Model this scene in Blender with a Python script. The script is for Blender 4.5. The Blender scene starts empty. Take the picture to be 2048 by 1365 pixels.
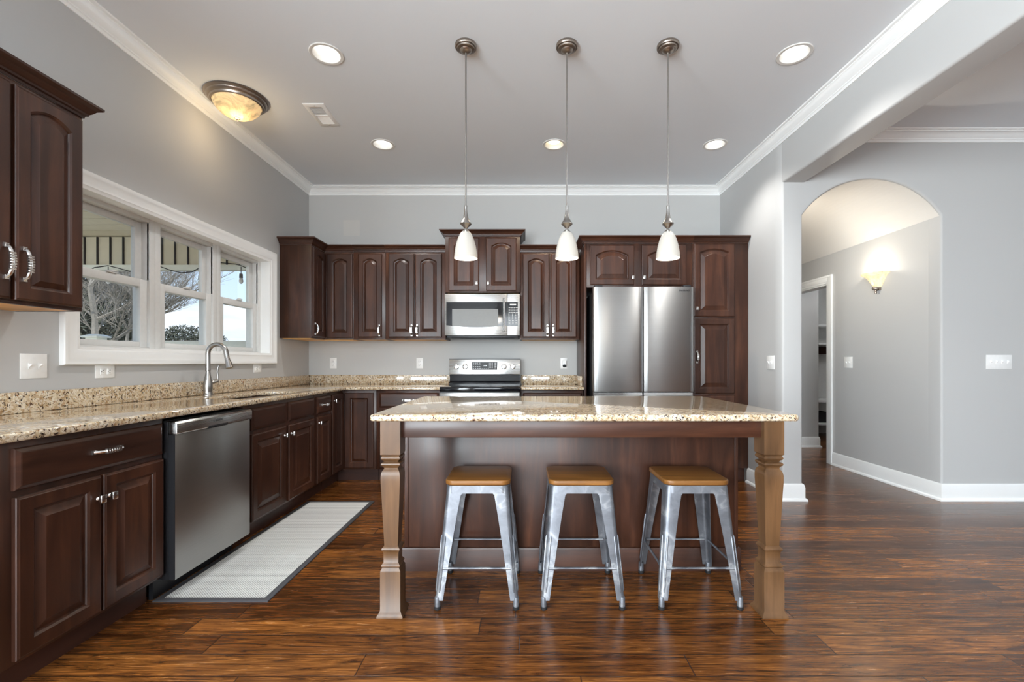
import bpy, bmesh, math, random
from mathutils import Matrix, Vector
random.seed(7)
S = bpy.context.scene
COL = S.collection
PI = math.pi

def lin(c):
    c = c / 255.0
    return c / 12.92 if c <= 0.04045 else ((c + 0.055) / 1.055) ** 2.4
def rgb(r, g, b): return (lin(r), lin(g), lin(b), 1.0)

# ------------------------------------------------------------------ camera
cam_d = bpy.data.cameras.new('camera'); cam = bpy.data.objects.new('camera', cam_d); COL.objects.link(cam)
cam.location = (0, 0, 1.15); cam.rotation_euler = (PI / 2, 0, 0)
cam_d.sensor_width = 36.0; cam_d.lens = 905 * 36 / 2048
cam_d.shift_x = -(1046 - 1024) / 2048; cam_d.shift_y = (725 - 682.5) / 2048
cam_d.clip_start = 0.05; cam_d.clip_end = 300
S.camera = cam
# ------------------------------------------------------------------ view
S.view_settings.view_transform = 'Standard'; S.view_settings.look = 'None'
S.view_settings.exposure = 0.36; S.view_settings.gamma = 1.0; S.view_settings.use_curve_mapping = False
S.cycles.use_denoising = True
S.cycles.max_bounces = 8; S.cycles.diffuse_bounces = 6; S.cycles.glossy_bounces = 4
S.cycles.transmission_bounces = 6; S.cycles.transparent_max_bounces = 12
S.cycles.sample_clamp_indirect = 6.0; S.cycles.caustics_reflective = False; S.cycles.caustics_refractive = False

# ------------------------------------------------------------------ node helpers
def newmat(name):
    m = bpy.data.materials.new(name); m.use_nodes = True
    nt = m.node_tree; nt.nodes.clear()
    return m, nt
def nd(nt, typ, ins=None, **props):
    n = nt.nodes.new(typ)
    for k, v in props.items(): setattr(n, k, v)
    if ins:
        for k, v in ins.items():
            s = n.inputs[k]
            if isinstance(v, bpy.types.NodeSocket): nt.links.new(v, s)
            else: s.default_value = v
    return n
def math_n(nt, op, a, b=0.0, c=None):
    ins = {0: a, 1: b}
    if c is not None: ins[2] = c
    return nd(nt, 'ShaderNodeMath', ins, operation=op).outputs[0]
def ramp(nt, fac, stops, interp='LINEAR'):
    n = nd(nt, 'ShaderNodeValToRGB', {0: fac}); cr = n.color_ramp; cr.interpolation = interp
    while len(cr.elements) < len(stops): cr.elements.new(0.5)
    for e, (p, c) in zip(cr.elements, stops):
        e.position = p; e.color = c if len(c) == 4 else (*c, 1)
    return n.outputs[0]
def mixc(nt, fac, a, b, mode='MIX'):
    n = nd(nt, 'ShaderNodeMix', None, data_type='RGBA', blend_type=mode)
    for i, v in ((0, fac), (6, a), (7, b)):
        if isinstance(v, bpy.types.NodeSocket): nt.links.new(v, n.inputs[i])
        else: n.inputs[i].default_value = v
    return n.outputs[2]
def coords(nt, scale=(1, 1, 1), rot=(0, 0, 0), loc=(0, 0, 0), src='Object'):
    tc = nd(nt, 'ShaderNodeTexCoord')
    return nd(nt, 'ShaderNodeMapping', {0: tc.outputs[src], 'Location': loc, 'Rotation': rot, 'Scale': scale}).outputs[0]
def noise(nt, vec, scale, detail=3, rough=0.5, dist=0.0):
    return nd(nt, 'ShaderNodeTexNoise', {'Vector': vec, 'Scale': scale, 'Detail': detail, 'Roughness': rough, 'Distortion': dist}).outputs[0]
def finish(m, nt, base, rough=0.5, metal=0.0, bump=None, bstr=0.3, bdist=0.002, emit=None, estr=0.0, spec=0.5, coat=0.0, coatr=0.1, aniso=0.0, tang=None):
    p = nd(nt, 'ShaderNodeBsdfPrincipled')
    def put(k, v):
        if isinstance(v, bpy.types.NodeSocket): nt.links.new(v, p.inputs[k])
        else: p.inputs[k].default_value = v
    put('Base Color', base); put('Roughness', rough); put('Metallic', metal); put('Specular IOR Level', spec)
    put('Coat Weight', coat); put('Coat Roughness', coatr); put('Anisotropic', aniso)
    if tang is not None: nt.links.new(nd(nt, 'ShaderNodeCombineXYZ', {0: tang[0], 1: tang[1], 2: tang[2]}).outputs[0], p.inputs['Tangent'])
    if emit is not None: put('Emission Color', emit); put('Emission Strength', estr)
    if bump is not None:
        b = nd(nt, 'ShaderNodeBump', {'Height': bump, 'Strength': bstr, 'Distance': bdist})
        nt.links.new(b.outputs[0], p.inputs['Normal'])
    o = nd(nt, 'ShaderNodeOutputMaterial'); nt.links.new(p.outputs[0], o.inputs[0])
    return m

# ------------------------------------------------------------------ world: pale winter sky with soft clouds
w = bpy.data.worlds.new('sky'); S.world = w; w.use_nodes = True
nt = w.node_tree; nt.nodes.clear()
tc = nd(nt, 'ShaderNodeTexCoord')
mp = nd(nt, 'ShaderNodeMapping', {0: tc.outputs['Generated'], 'Scale': (1, 1, 3.5)})
sep = nd(nt, 'ShaderNodeSeparateXYZ', {0: tc.outputs['Generated']})
grad = ramp(nt, sep.outputs[2], [(0.0, rgb(226, 236, 248)), (0.12, rgb(198, 220, 246)), (0.35, rgb(160, 196, 240)), (1.0, rgb(110, 160, 225))])
cl = ramp(nt, noise(nt, mp.outputs[0], 3.2, 5, 0.6), [(0.5, (0, 0, 0, 1)), (0.68, (1, 1, 1, 1))])
skyc = mixc(nt, cl, grad, rgb(244, 247, 251))
bg = nd(nt, 'ShaderNodeBackground', {0: skyc, 1: 1.15})
nt.links.new(bg.outputs[0], nd(nt, 'ShaderNodeOutputWorld').inputs[0])

# ------------------------------------------------------------------ daylight through added stand-in windows behind and beside the camera
def area_light(name, loc, rot, sx, sy, power, col):
    d = bpy.data.lights.new(name, 'AREA'); d.shape = 'RECTANGLE'; d.size = sx; d.size_y = sy
    d.energy = power; d.color = col
    o = bpy.data.objects.new(name, d); COL.objects.link(o); o.location = loc; o.rotation_euler = rot
    return o
DAY = (0.86, 0.945, 1.0)
area_light('patio_standin_daylight', (-0.55, -4.12, 1.5), (PI / 2, 0, 0), 2.9, 2.2, 260, DAY)
area_light('side_standin_daylight', (-2.56, -1.95, 1.45), (0, -PI / 2, 0), 2.1, 2.9, 570, DAY)
area_light('dining_standin_daylight', (3.0, -4.12, 1.45), (PI / 2, 0, 0), 0.5, 2.1, 6, DAY)
area_light('dining_side_standin_daylight', (8.2, 0.5, 1.55), (0, PI / 2, 0), 1.6, 2.9, 8, DAY)
sun_d = bpy.data.lights.new('sun', 'SUN'); sun_d.energy = 2.6; sun_d.angle = math.radians(1.0); sun_d.color = (1, .96, .9)
sun = bpy.data.objects.new('sun', sun_d); COL.objects.link(sun); sun.rotation_euler = (math.radians(48), 0, math.radians(12))

# ------------------------------------------------------------------ materials
def m_paint(name, c, rough=0.6, b=0.12):
    m, nt = newmat(name)
    v = coords(nt)
    h = noise(nt, v, 260, 3)
    col = mixc(nt, noise(nt, v, 0.9, 3), tuple(x * 0.97 for x in c[:3]) + (1,), tuple(min(1, x * 1.03) for x in c[:3]) + (1,))
    return finish(m, nt, col, rough, bump=h, bstr=b, bdist=0.0006, spec=0.3)
M_WALL = m_paint('wall paint', rgb(188, 188, 187))
M_CEIL = m_paint('ceiling paint', rgb(226, 230, 234), 0.8)
M_WHITE = m_paint('white trim paint', rgb(243, 244, 243), 0.35, 0.03)
M_VAULT = m_paint('hall ceiling paint', rgb(216, 214, 210), 0.8)

def m_backwall():
    m, nt = newmat('back wall paint')
    v = coords(nt)
    s = nd(nt, 'ShaderNodeSeparateXYZ', {0: v})
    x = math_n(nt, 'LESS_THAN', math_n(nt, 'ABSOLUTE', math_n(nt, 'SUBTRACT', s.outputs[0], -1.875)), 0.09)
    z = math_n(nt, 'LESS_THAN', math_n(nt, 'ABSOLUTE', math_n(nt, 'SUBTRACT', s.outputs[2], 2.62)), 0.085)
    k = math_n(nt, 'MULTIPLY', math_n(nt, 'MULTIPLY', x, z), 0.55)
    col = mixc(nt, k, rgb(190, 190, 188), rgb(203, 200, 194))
    return finish(m, nt, col, 0.6, bump=noise(nt, v, 260, 3), bstr=0.12, bdist=0.0006, spec=0.3)
M_BACKWALL = m_backwall()

def m_wood(name, dark, mid, light, grain=(16, 16, 1.4), rough=0.38, spec=0.4, coat=0.12):
    m, nt = newmat(name)
    oi = nd(nt, 'ShaderNodeObjectInfo')
    tc = nd(nt, 'ShaderNodeTexCoord')
    off = nd(nt, 'ShaderNodeVectorMath', {0: tc.outputs['Object'], 1: nd(nt, 'ShaderNodeCombineXYZ', {0: math_n(nt, 'MULTIPLY', oi.outputs['Random'], 17.0), 2: math_n(nt, 'MULTIPLY', oi.outputs['Random'], 9.0)}).outputs[0]}, operation='ADD').outputs[0]
    v = nd(nt, 'ShaderNodeMapping', {0: off, 'Scale': grain}).outputs[0]
    n1 = noise(nt, v, 1.0, 6, 0.62, 0.6)
    v2 = nd(nt, 'ShaderNodeMapping', {0: off, 'Scale': tuple(max(1.3, g * 0.12) for g in grain)}).outputs[0]
    n2 = noise(nt, v2, 1.6, 3, 0.5, 0.8)
    c1 = ramp(nt, n1, [(0.15, dark), (0.5, mid), (0.88, light)])
    c2 = ramp(nt, n2, [(0.3, (0.62, 0.62, 0.62, 1)), (0.55, (1, 1, 1, 1)), (0.75, (1.22, 1.2, 1.18, 1))])
    col = mixc(nt, 1.0, c1, c2, 'MULTIPLY')
    bright = math_n(nt, 'ADD', math_n(nt, 'MULTIPLY', oi.outputs['Random'], 0.28), 0.86)
    hsv = nd(nt, 'ShaderNodeHueSaturation', {'Value': bright, 'Color': col}).outputs[0]
    r = math_n(nt, 'ADD', math_n(nt, 'MULTIPLY', n1, 0.14), rough - 0.07)
    return finish(m, nt, hsv, r, bump=n1, bstr=0.12, bdist=0.0006, spec=spec, coat=coat, coatr=0.16)
CD, CM, CL = rgb(36, 19, 12), rgb(62, 35, 23), rgb(94, 57, 38)
M_CAB = m_wood('espresso stained maple', CD, CM, CL)
M_CABH = m_wood('espresso stained maple, horizontal grain', CD, CM, CL, grain=(1.4, 16, 16))
M_MAPLE = m_wood('natural maple underside', rgb(205, 150, 82), rgb(235, 180, 105), rgb(245, 200, 130), rough=0.5)
M_LEG = m_wood('warm brown turned wood', rgb(74, 50, 30), rgb(98, 69, 43), rgb(118, 86, 57), grain=(30, 30, 2.0))
M_SEAT = m_wood('oiled elm seat', rgb(86, 54, 22), rgb(122, 80, 36), rgb(146, 102, 52), grain=(2.2, 34, 34), rough=0.4)
M_TOE = m_wood('dark toe kick', rgb(48, 26, 20), rgb(66, 38, 28), rgb(80, 48, 36), grain=(1.4, 16, 16), rough=0.5)

def m_floor():
    m, nt = newmat('hand scraped hickory planks')
    v = coords(nt)
    s = nd(nt, 'ShaderNodeSeparateXYZ', {0: v})
    W = 0.1252; L = 1.25
    ry = math_n(nt, 'DIVIDE', math_n(nt, 'ADD', s.outputs[1], 0.0965), W)
    row = math_n(nt, 'FLOOR', ry)
    fy = math_n(nt, 'SUBTRACT', ry, row)
    wr = nd(nt, 'ShaderNodeTexWhiteNoise', {'W': row}, noise_dimensions='1D').outputs[0]
    lx = math_n(nt, 'ADD', math_n(nt, 'DIVIDE', s.outputs[0], L), math_n(nt, 'MULTIPLY', wr, 7.3))
    colx = math_n(nt, 'FLOOR', lx)
    fx = math_n(nt, 'SUBTRACT', lx, colx)
    wn = nd(nt, 'ShaderNodeTexWhiteNoise', {'Vector': nd(nt, 'ShaderNodeCombineXYZ', {0: colx, 1: row}).outputs[0]}, noise_dimensions='2D')
    rnd = wn.outputs[0]
    gv = nd(nt, 'ShaderNodeCombineXYZ', {0: math_n(nt, 'ADD', s.outputs[0], math_n(nt, 'MULTIPLY', rnd, 31.0)), 1: math_n(nt, 'ADD', s.outputs[1], math_n(nt, 'MULTIPLY', rnd, 13.0)), 2: rnd}).outputs[0]
    g1 = nd(nt, 'ShaderNodeMapping', {0: gv, 'Scale': (2.8, 32, 1)}).outputs[0]
    n1 = noise(nt, g1, 1.0, 7, 0.66, 2.4)
    g2 = nd(nt, 'ShaderNodeMapping', {0: gv, 'Scale': (1.5, 11, 1)}).outputs[0]
    n2 = noise(nt, g2, 1.0, 4, 0.6, 2.2)
    rings = nd(nt, 'ShaderNodeTexWave', {'Vector': nd(nt, 'ShaderNodeMapping', {0: gv, 'Scale': (1.2, 9, 1)}).outputs[0], 'Scale': 3.2, 'Distortion': 9.0, 'Detail': 3.0, 'Detail Scale': 0.9}, bands_direction='Y').outputs[1]
    base = ramp(nt, n1, [(0.3, rgb(52, 29, 14)), (0.44, rgb(106, 66, 31)), (0.58, rgb(146, 95, 46)), (0.78, rgb(184, 130, 70))])
    base = mixc(nt, math_n(nt, 'MULTIPLY', rings, 0.42), base, rgb(66, 38, 18))
    shade = ramp(nt, n2, [(0.32, (0.42, 0.36, 0.32, 1)), (0.5, (0.95, 0.92, 0.9, 1)), (0.7, (1.25, 1.2, 1.1, 1))])
    base = mixc(nt, 1.0, base, shade, 'MULTIPLY')
    tint = ramp(nt, rnd, [(0.0, (0.46, 0.39, 0.36, 1)), (0.35, (0.78, 0.70, 0.64, 1)), (0.7, (1.02, 0.98, 0.92, 1)), (1.0, (1.36, 1.26, 1.06, 1))])
    base = mixc(nt, 1.0, base, tint, 'MULTIPLY')
    ey = math_n(nt, 'MINIMUM', fy, math_n(nt, 'SUBTRACT', 1.0, fy))
    ex = math_n(nt, 'MULTIPLY', math_n(nt, 'MINIMUM', fx, math_n(nt, 'SUBTRACT', 1.0, fx)), L / W)
    e = math_n(nt, 'MINIMUM', ex, ey)
    edge = ramp(nt, e, [(0.0, (0, 0, 0, 1)), (0.03, (1, 1, 1, 1))])
    base = mixc(nt, edge, rgb(40, 20, 10), base)
    sc = noise(nt, nd(nt, 'ShaderNodeMapping', {0: gv, 'Scale': (7, 22, 1)}).outputs[0], 1.0, 3)
    hgt = math_n(nt, 'ADD', math_n(nt, 'ADD', math_n(nt, 'MULTIPLY', n1, 0.3), math_n(nt, 'MULTIPLY', edge, 1.0)), math_n(nt, 'MULTIPLY', sc, 0.9))
    r = math_n(nt, 'ADD', math_n(nt, 'MULTIPLY', n1, 0.16), 0.17)
    return finish(m, nt, base, r, bump=hgt, bstr=0.35, bdist=0.0016, spec=0.5, coat=0.12, coatr=0.2)
M_FLOOR = m_floor()

def m_granite():
    m, nt = newmat('speckled cream granite')
    v = coords(nt)
    vd = nd(nt, 'ShaderNodeVectorMath', {0: v, 1: nd(nt, 'ShaderNodeVectorMath', {0: nd(nt, 'ShaderNodeTexNoise', {'Vector': v, 'Scale': 26.0, 'Detail': 3.0}).outputs[1], 1: (0.03, 0.03, 0.03)}, operation='MULTIPLY').outputs[0]}, operation='ADD').outputs[0]
    n1 = noise(nt, vd, 22, 5, 0.62)
    base = ramp(nt, n1, [(0.3, rgb(140, 106, 70)), (0.43, rgb(184, 158, 120)), (0.56, rgb(210, 194, 166)), (0.72, rgb(226, 218, 202))])
    vo = nd(nt, 'ShaderNodeTexVoronoi', {'Vector': vd, 'Scale': 110.0}, feature='F1')
    gc = ramp(nt, nd(nt, 'ShaderNodeSeparateXYZ', {0: vo.outputs[1]}).outputs[0], [(0.0, rgb(142, 104, 66)), (0.25, rgb(186, 160, 124)), (0.6, rgb(214, 200, 174)), (1.0, rgb(232, 225, 212))])
    base = mixc(nt, 0.55, base, gc)
    n3 = noise(nt, vd, 75, 4, 0.65)
    spk = ramp(nt, n3, [(0.385, (1, 1, 1, 1)), (0.425, (0, 0, 0, 1))])
    base = mixc(nt, spk, base, rgb(66, 44, 34))
    n4 = noise(nt, nd(nt, 'ShaderNodeVectorMath', {0: vd, 1: (7.0, 3.0, 5.0)}, operation='ADD').outputs[0], 105, 3, 0.6)
    spk2 = ramp(nt, n4, [(0.36, (1, 1, 1, 1)), (0.395, (0, 0, 0, 1))])
    base = mixc(nt, spk2, base, rgb(36, 28, 26))
    n5 = noise(nt, nd(nt, 'ShaderNodeVectorMath', {0: vd, 1: (1.0, 9.0, 2.0)}, operation='ADD').outputs[0], 60, 3, 0.6)
    rst = ramp(nt, n5, [(0.62, (0, 0, 0, 1)), (0.7, (0.8, 0.8, 0.8, 1))])
    base = mixc(nt, rst, base, rgb(160, 104, 62))
    return finish(m, nt, base, 0.07, spec=0.6, coat=0.3, coatr=0.03)
M_GRANITE = m_granite()

def m_steel(name, c=(0.6, 0.6, 0.59, 1), rough=0.28, scale=(1, 1, 260), aniso=0.5, tang=None):
    m, nt = newmat(name)
    v = coords(nt, scale)
    n = noise(nt, v, 1.2, 4, 0.6)
    col = mixc(nt, n, tuple(x * 0.9 for x in c[:3]) + (1,), tuple(min(1, x * 1.08) for x in c[:3]) + (1,))
    r = math_n(nt, 'ADD', math_n(nt, 'MULTIPLY', n, 0.12), rough - 0.06)
    return finish(m, nt, col, r, 1.0, bump=n, bstr=0.04, bdist=0.0003, aniso=aniso, tang=tang)
M_STEEL = m_steel('brushed stainless steel', aniso=.7, tang=(0, 0, 1))
M_STEELV = m_steel('brushed stainless steel door', (0.43, 0.43, 0.425, 1), 0.34, (1, 1, 300), .9, (0, 0, 1))
M_DWST = m_steel('dishwasher stainless steel', (0.42, 0.42, 0.41, 1), 0.34, (1, 1, 300), .7, (0, 0, 1))
M_NICKEL = m_steel('brushed nickel', (0.40, 0.385, 0.365, 1), 0.3, (60, 60, 60))
M_BRONZE = m_steel('aged pewter rim', (0.34, 0.29, 0.25, 1), 0.32, (30, 30, 30))
M_CHROME = m_steel('satin chrome pull', (0.78, 0.77, 0.75, 1), 0.22, (40, 40, 40))
def m_galv():
    m, nt = newmat('galvanised stool steel')
    v = coords(nt)
    n = noise(nt, v, 9, 4, 0.6, 0.8)
    col = ramp(nt, n, [(0.3, rgb(104, 106, 112)), (0.55, rgb(128, 131, 137)), (0.66, rgb(166, 168, 171)), (0.7, rgb(132, 135, 140))])
    return finish(m, nt, col, math_n(nt, 'ADD', math_n(nt, 'MULTIPLY', n, 0.25), 0.32), 0.7, spec=0.5)
M_GALV = m_galv()
def m_plain(name, c, rough=0.5, metal=0.0, spec=0.5, coat=0.0, nsc=40, amt=0.06):
    m, nt = newmat(name)
    n = noise(nt, coords(nt), nsc, 3)
    col = mixc(nt, n, tuple(max(0, x * (1 - amt)) for x in c[:3]) + (1,), tuple(min(1, x * (1 + amt)) for x in c[:3]) + (1,))
    return finish(m, nt, col, rough, metal, spec=spec, coat=coat, coatr=0.05)
M_BLACK = m_plain('black glass', (0.005, 0.005, 0.007, 1), 0.08, spec=0.35)
M_DARK = m_plain('dark grey plastic', rgb(30, 30, 33), 0.45)
M_RUBBER = m_plain('black rubber', rgb(22, 22, 24), 0.7)
M_PLATE = m_plain('white wall plate plastic', rgb(240, 240, 238), 0.3)
M_PVC = m_plain('window vinyl', rgb(216, 216, 214), 0.4)
M_GREYW = m_plain('oven window glass', rgb(112, 112, 110), 0.3, spec=0.35)
M_LETTER = m_plain('dark lettering', rgb(40, 40, 44), 0.5)
M_LEGEND = m_plain('pale legend print', rgb(205, 205, 205), 0.5)
M_SINK = m_steel('sink steel', (0.7, 0.7, 0.7, 1), 0.2, (20, 20, 20))
M_RUGB = m_plain('charcoal binding', rgb(70, 69, 72), 0.9, nsc=300)
M_TAN = m_plain('tan porch boards', rgb(222, 212, 190), 0.7, nsc=12, amt=0.1)
M_CREAM = m_plain('cream vinyl rail', rgb(246, 246, 236), 0.5)
M_BARK = m_plain('grey bark', rgb(150, 143, 132), 0.9, nsc=20, amt=0.3)
M_GROUND = m_plain('winter grass', rgb(124, 116, 94), 0.95, nsc=3, amt=0.3)
M_CONE = m_plain('recessed lamp baffle', rgb(222, 220, 215), 0.45)

def m_emit(name, c, s, base=(0.9, 0.9, 0.88, 1)):
    m, nt = newmat(name)
    return finish(m, nt, base, 0.4, emit=c, estr=s)
M_BULB = m_emit('lit bulb', (1.0, 0.90, 0.74, 1), 2.4)
M_LED = m_emit('lit downlight lens', (1.0, 0.99, 0.97, 1), 1.8)
M_LEDW = m_emit('lit warm downlight lens', (1.0, 0.84, 0.58, 1), 1.8)
M_DISP = m_emit('lit clock digits', (0.8, 0.9, 1.0, 1), 0.6)

def m_shade(name, c, e, es, alabaster=False):
    m, nt = newmat(name)
    n = noise(nt, coords(nt), 9, 5, 0.6, 2.5)
    if alabaster:
        col = ramp(nt, n, [(0.3, tuple(x * 0.62 for x in c[:3]) + (1,)), (0.6, c)])
        ec = ramp(nt, n, [(0.3, tuple(x * 0.45 for x in e[:3]) + (1,)), (0.65, e)])
    else: col = c; ec = e
    d = nd(nt, 'ShaderNodeBsdfPrincipled', {'Base Color': col, 'Roughness': 0.25, 'Emission Color': ec, 'Emission Strength': es})
    t = nd(nt, 'ShaderNodeBsdfTranslucent', {0: col})
    mx = nd(nt, 'ShaderNodeMixShader', {0: 0.12, 1: d.outputs[0], 2: t.outputs[0]})
    nt.links.new(mx.outputs[0], nd(nt, 'ShaderNodeOutputMaterial').inputs[0])
    return m
M_SHADE = m_shade('white frosted pendant glass', rgb(196, 192, 184), (1.0, 0.93, 0.85, 1), 0.03)
M_ALAB = m_shade('amber alabaster glass', rgb(240, 212, 160), (1.0, 0.72, 0.36, 1), 0.4, True)
M_ALAB2 = m_shade('cream alabaster glass', rgb(250, 236, 200), (1.0, 0.80, 0.46, 1), 0.5, True)

def m_glass():
    m, nt = newmat('window glass')
    fr = nd(nt, 'ShaderNodeFresnel', {0: 1.45})
    a = nd(nt, 'ShaderNodeBsdfTransparent', {0: (0.98, 0.99, 0.985, 1)})
    g = nd(nt, 'ShaderNodeBsdfGlossy', {0: (1, 1, 1, 1), 1: 0.02})
    k = math_n(nt, 'MULTIPLY', fr.outputs[0], math_n(nt, 'SUBTRACT', 1.0, nd(nt, 'ShaderNodeNewGeometry').outputs['Backfacing']))
    mx = nd(nt, 'ShaderNodeMixShader', {0: k, 1: a.outputs[0], 2: g.outputs[0]})
    nt.links.new(mx.outputs[0], nd(nt, 'ShaderNodeOutputMaterial').inputs[0])
    return m
M_GLASS = m_glass()

def m_rug():
    m, nt = newmat('woven grey and white runner')
    v = coords(nt)
    s = nd(nt, 'ShaderNodeSeparateXYZ', {0: v})
    band = noise(nt, nd(nt, 'ShaderNodeMapping', {0: v, 'Scale': (0.01, 1, 1)}).outputs[0], 26, 2, 0.6)
    dx = math_n(nt, 'SINE', math_n(nt, 'MULTIPLY', s.outputs[0], 2 * PI / 0.0125))
    dy = math_n(nt, 'SINE', math_n(nt, 'MULTIPLY', s.outputs[1], 2 * PI / 0.011))
    dots = math_n(nt, 'MULTIPLY', dx, dy)
    k = ramp(nt, math_n(nt, 'ADD', math_n(nt, 'MULTIPLY', dots, 0.5), math_n(nt, 'MULTIPLY', math_n(nt, 'SUBTRACT', band, 0.45), 1.1)), [(0.1, (0, 0, 0, 1)), (0.45, (1, 1, 1, 1))])
    col = mixc(nt, k, rgb(228, 228, 225), rgb(150, 149, 147))
    return finish(m, nt, col, 0.9, bump=dots, bstr=0.5, bdist=0.002, spec=0.1)
M_RUG = m_rug()
def m_brick():
    m, nt = newmat('dark red brick')
    b = nd(nt, 'ShaderNodeTexBrick', {'Vector': coords(nt, (1, 1, 1), (PI / 2, 0, 0)), 'Color1': rgb(120, 78, 66), 'Color2': rgb(88, 60, 54), 'Mortar': rgb(170, 164, 156), 'Scale': 1.0, 'Mortar Size': 0.006, 'Brick Width': 0.2, 'Row Height': 0.067})
    return finish(m, nt, b.outputs[0], 0.85)
M_BRICK = m_brick()
def m_foliage():
    m, nt = newmat('evergreen foliage')
    n = noise(nt, coords(nt), 3.0, 5, 0.7)
    c = ramp(nt, n, [(0.3, rgb(50, 54, 46)), (0.5, rgb(84, 88, 76)), (0.7, rgb(124, 124, 108))])
    return finish(m, nt, c, 0.9)
M_LEAF = m_foliage()

# ------------------------------------------------------------------ mesh builder
class MB:
    def __init__(s, M=None): s.v = []; s.f = []; s.M = M or Matrix.Identity(4)
    def add(s, vs, fs, M=None):
        T = s.M @ M if M is not None else s.M
        b = len(s.v); s.v += [tuple(T @ Vector(p)) for p in vs]; s.f += [tuple(i + b for i in f) for f in fs]; return s
    def box(s, x0, x1, y0, y1, z0, z1, M=None):
        v = [(x0, y0, z0), (x1, y0, z0), (x1, y1, z0), (x0, y1, z0), (x0, y0, z1), (x1, y0, z1), (x1, y1, z1), (x0, y1, z1)]
        return s.add(v, [(0, 3, 2, 1), (4, 5, 6, 7), (0, 1, 5, 4), (1, 2, 6, 5), (2, 3, 7, 6), (3, 0, 4, 7)], M)
    def rings(s, loops, cap0=True, cap1=True, wrap=False, M=None):
        n = len(loops[0]); v = [p for l in loops for p in l]; f = []
        R = len(loops)
        for r in range(R if wrap else R - 1):
            a = r * n; b = ((r + 1) % R) * n
            for i in range(n):
                j = (i + 1) % n; f.append((a + i, a + j, b + j, b + i))
        if cap0 and not wrap: f.append(tuple(range(n - 1, -1, -1)))
        if cap1 and not wrap: f.append(tuple(range((R - 1) * n, R * n)))
        return s.add(v, f, M)
    def lathe(s, prof, n=32, M=None, a0=0.0, a1=2 * PI):
        full = abs(a1 - a0 - 2 * PI) < 1e-6
        k = n if full else n + 1
        loops = []
        for r, z in prof:
            loops.append([(max(r, 1e-5) * math.cos(a0 + (a1 - a0) * i / n), max(r, 1e-5) * math.sin(a0 + (a1 - a0) * i / n), z) for i in range(k)])
        v = [p for l in loops for p in l]; f = []
        for r in range(len(loops) - 1):
            for i in range(k if full else k - 1):
                j = (i + 1) % k; f.append((r * k + i, r * k + j, (r + 1) * k + j, (r + 1) * k + i))
        return s.add(v, f, M)
    def tube(s, pts, r, n=8, cap=True, M=None, flat=1.0):
        pts = [Vector(p) for p in pts]; loops = []; up = None
        for i, p in enumerate(pts):
            d = (pts[min(i + 1, len(pts) - 1)] - pts[max(i - 1, 0)]).normalized()
            if up is None:
                up = Vector((0, 0, 1)) if abs(d.z) < 0.9 else Vector((1, 0, 0))
            side = d.cross(up).normalized(); up = side.cross(d).normalized()
            rr = r[i] if isinstance(r, (list, tuple)) else r
            loops.append([tuple(p + side * (rr * math.cos(2 * PI * k / n)) + up * (rr * flat * math.sin(2 * PI * k / n))) for k in range(n)])
        return s.rings(loops, cap, cap, M=M)
    def prism(s, poly, z0, z1, M=None):
        return s.rings([[(x, y, z0) for x, y in poly], [(x, y, z1) for x, y in poly]], M=M)
    def sweep(s, prof, path, side=1, M=None, closed=False):
        # prof: (offset away from the wall line, z); path: XY polyline; side=+1 offsets to the right of travel
        P = [Vector((p[0], p[1])) for p in path]; n = len(P); loops = []
        for i in range(n):
            def nrm(a, b):
                d = (b - a).normalized(); return Vector((d.y, -d.x)) * side
            if closed or 0 < i < n - 1:
                n1 = nrm(P[i - 1], P[i]); n2 = nrm(P[i], P[(i + 1) % n]); b = (n1 + n2); b = b / b.dot(n1)
            elif i == 0: b = nrm(P[0], P[1])
            else: b = nrm(P[-2], P[-1])
            loops.append([(P[i].x + b.x * o, P[i].y + b.y * o, z) for o, z in prof])
        return s.rings(loops, wrap=closed, M=M)
    def build(s, name, mat, parent=None, bevel=0.0, seg=2, smooth=True, ang=35, edges=None, sharp=40):
        me = bpy.data.meshes.new(name); me.from_pydata(s.v, [], s.f); me.materials.append(mat)
        bm = bmesh.new(); bm.from_mesh(me)
        bmesh.ops.recalc_face_normals(bm, faces=bm.faces)
        if bevel > 0:
            if edges: g = [e for e in bm.edges if edges(e)]
            else: g = [e for e in bm.edges if len(e.link_faces) == 2 and e.calc_face_angle(0) > math.radians(ang)]
            bmesh.ops.bevel(bm, geom=g, offset=bevel, segments=seg, affect='EDGES', profile=0.5, clamp_overlap=True)
        bm.to_mesh(me); bm.free()
        if smooth:
            me.polygons.foreach_set('use_smooth', [True] * len(me.polygons)); me.set_sharp_from_angle(angle=math.radians(sharp))
        me.update()
        o = bpy.data.objects.new(name, me); COL.objects.link(o)
        if parent: o.parent = parent
        return o

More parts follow.
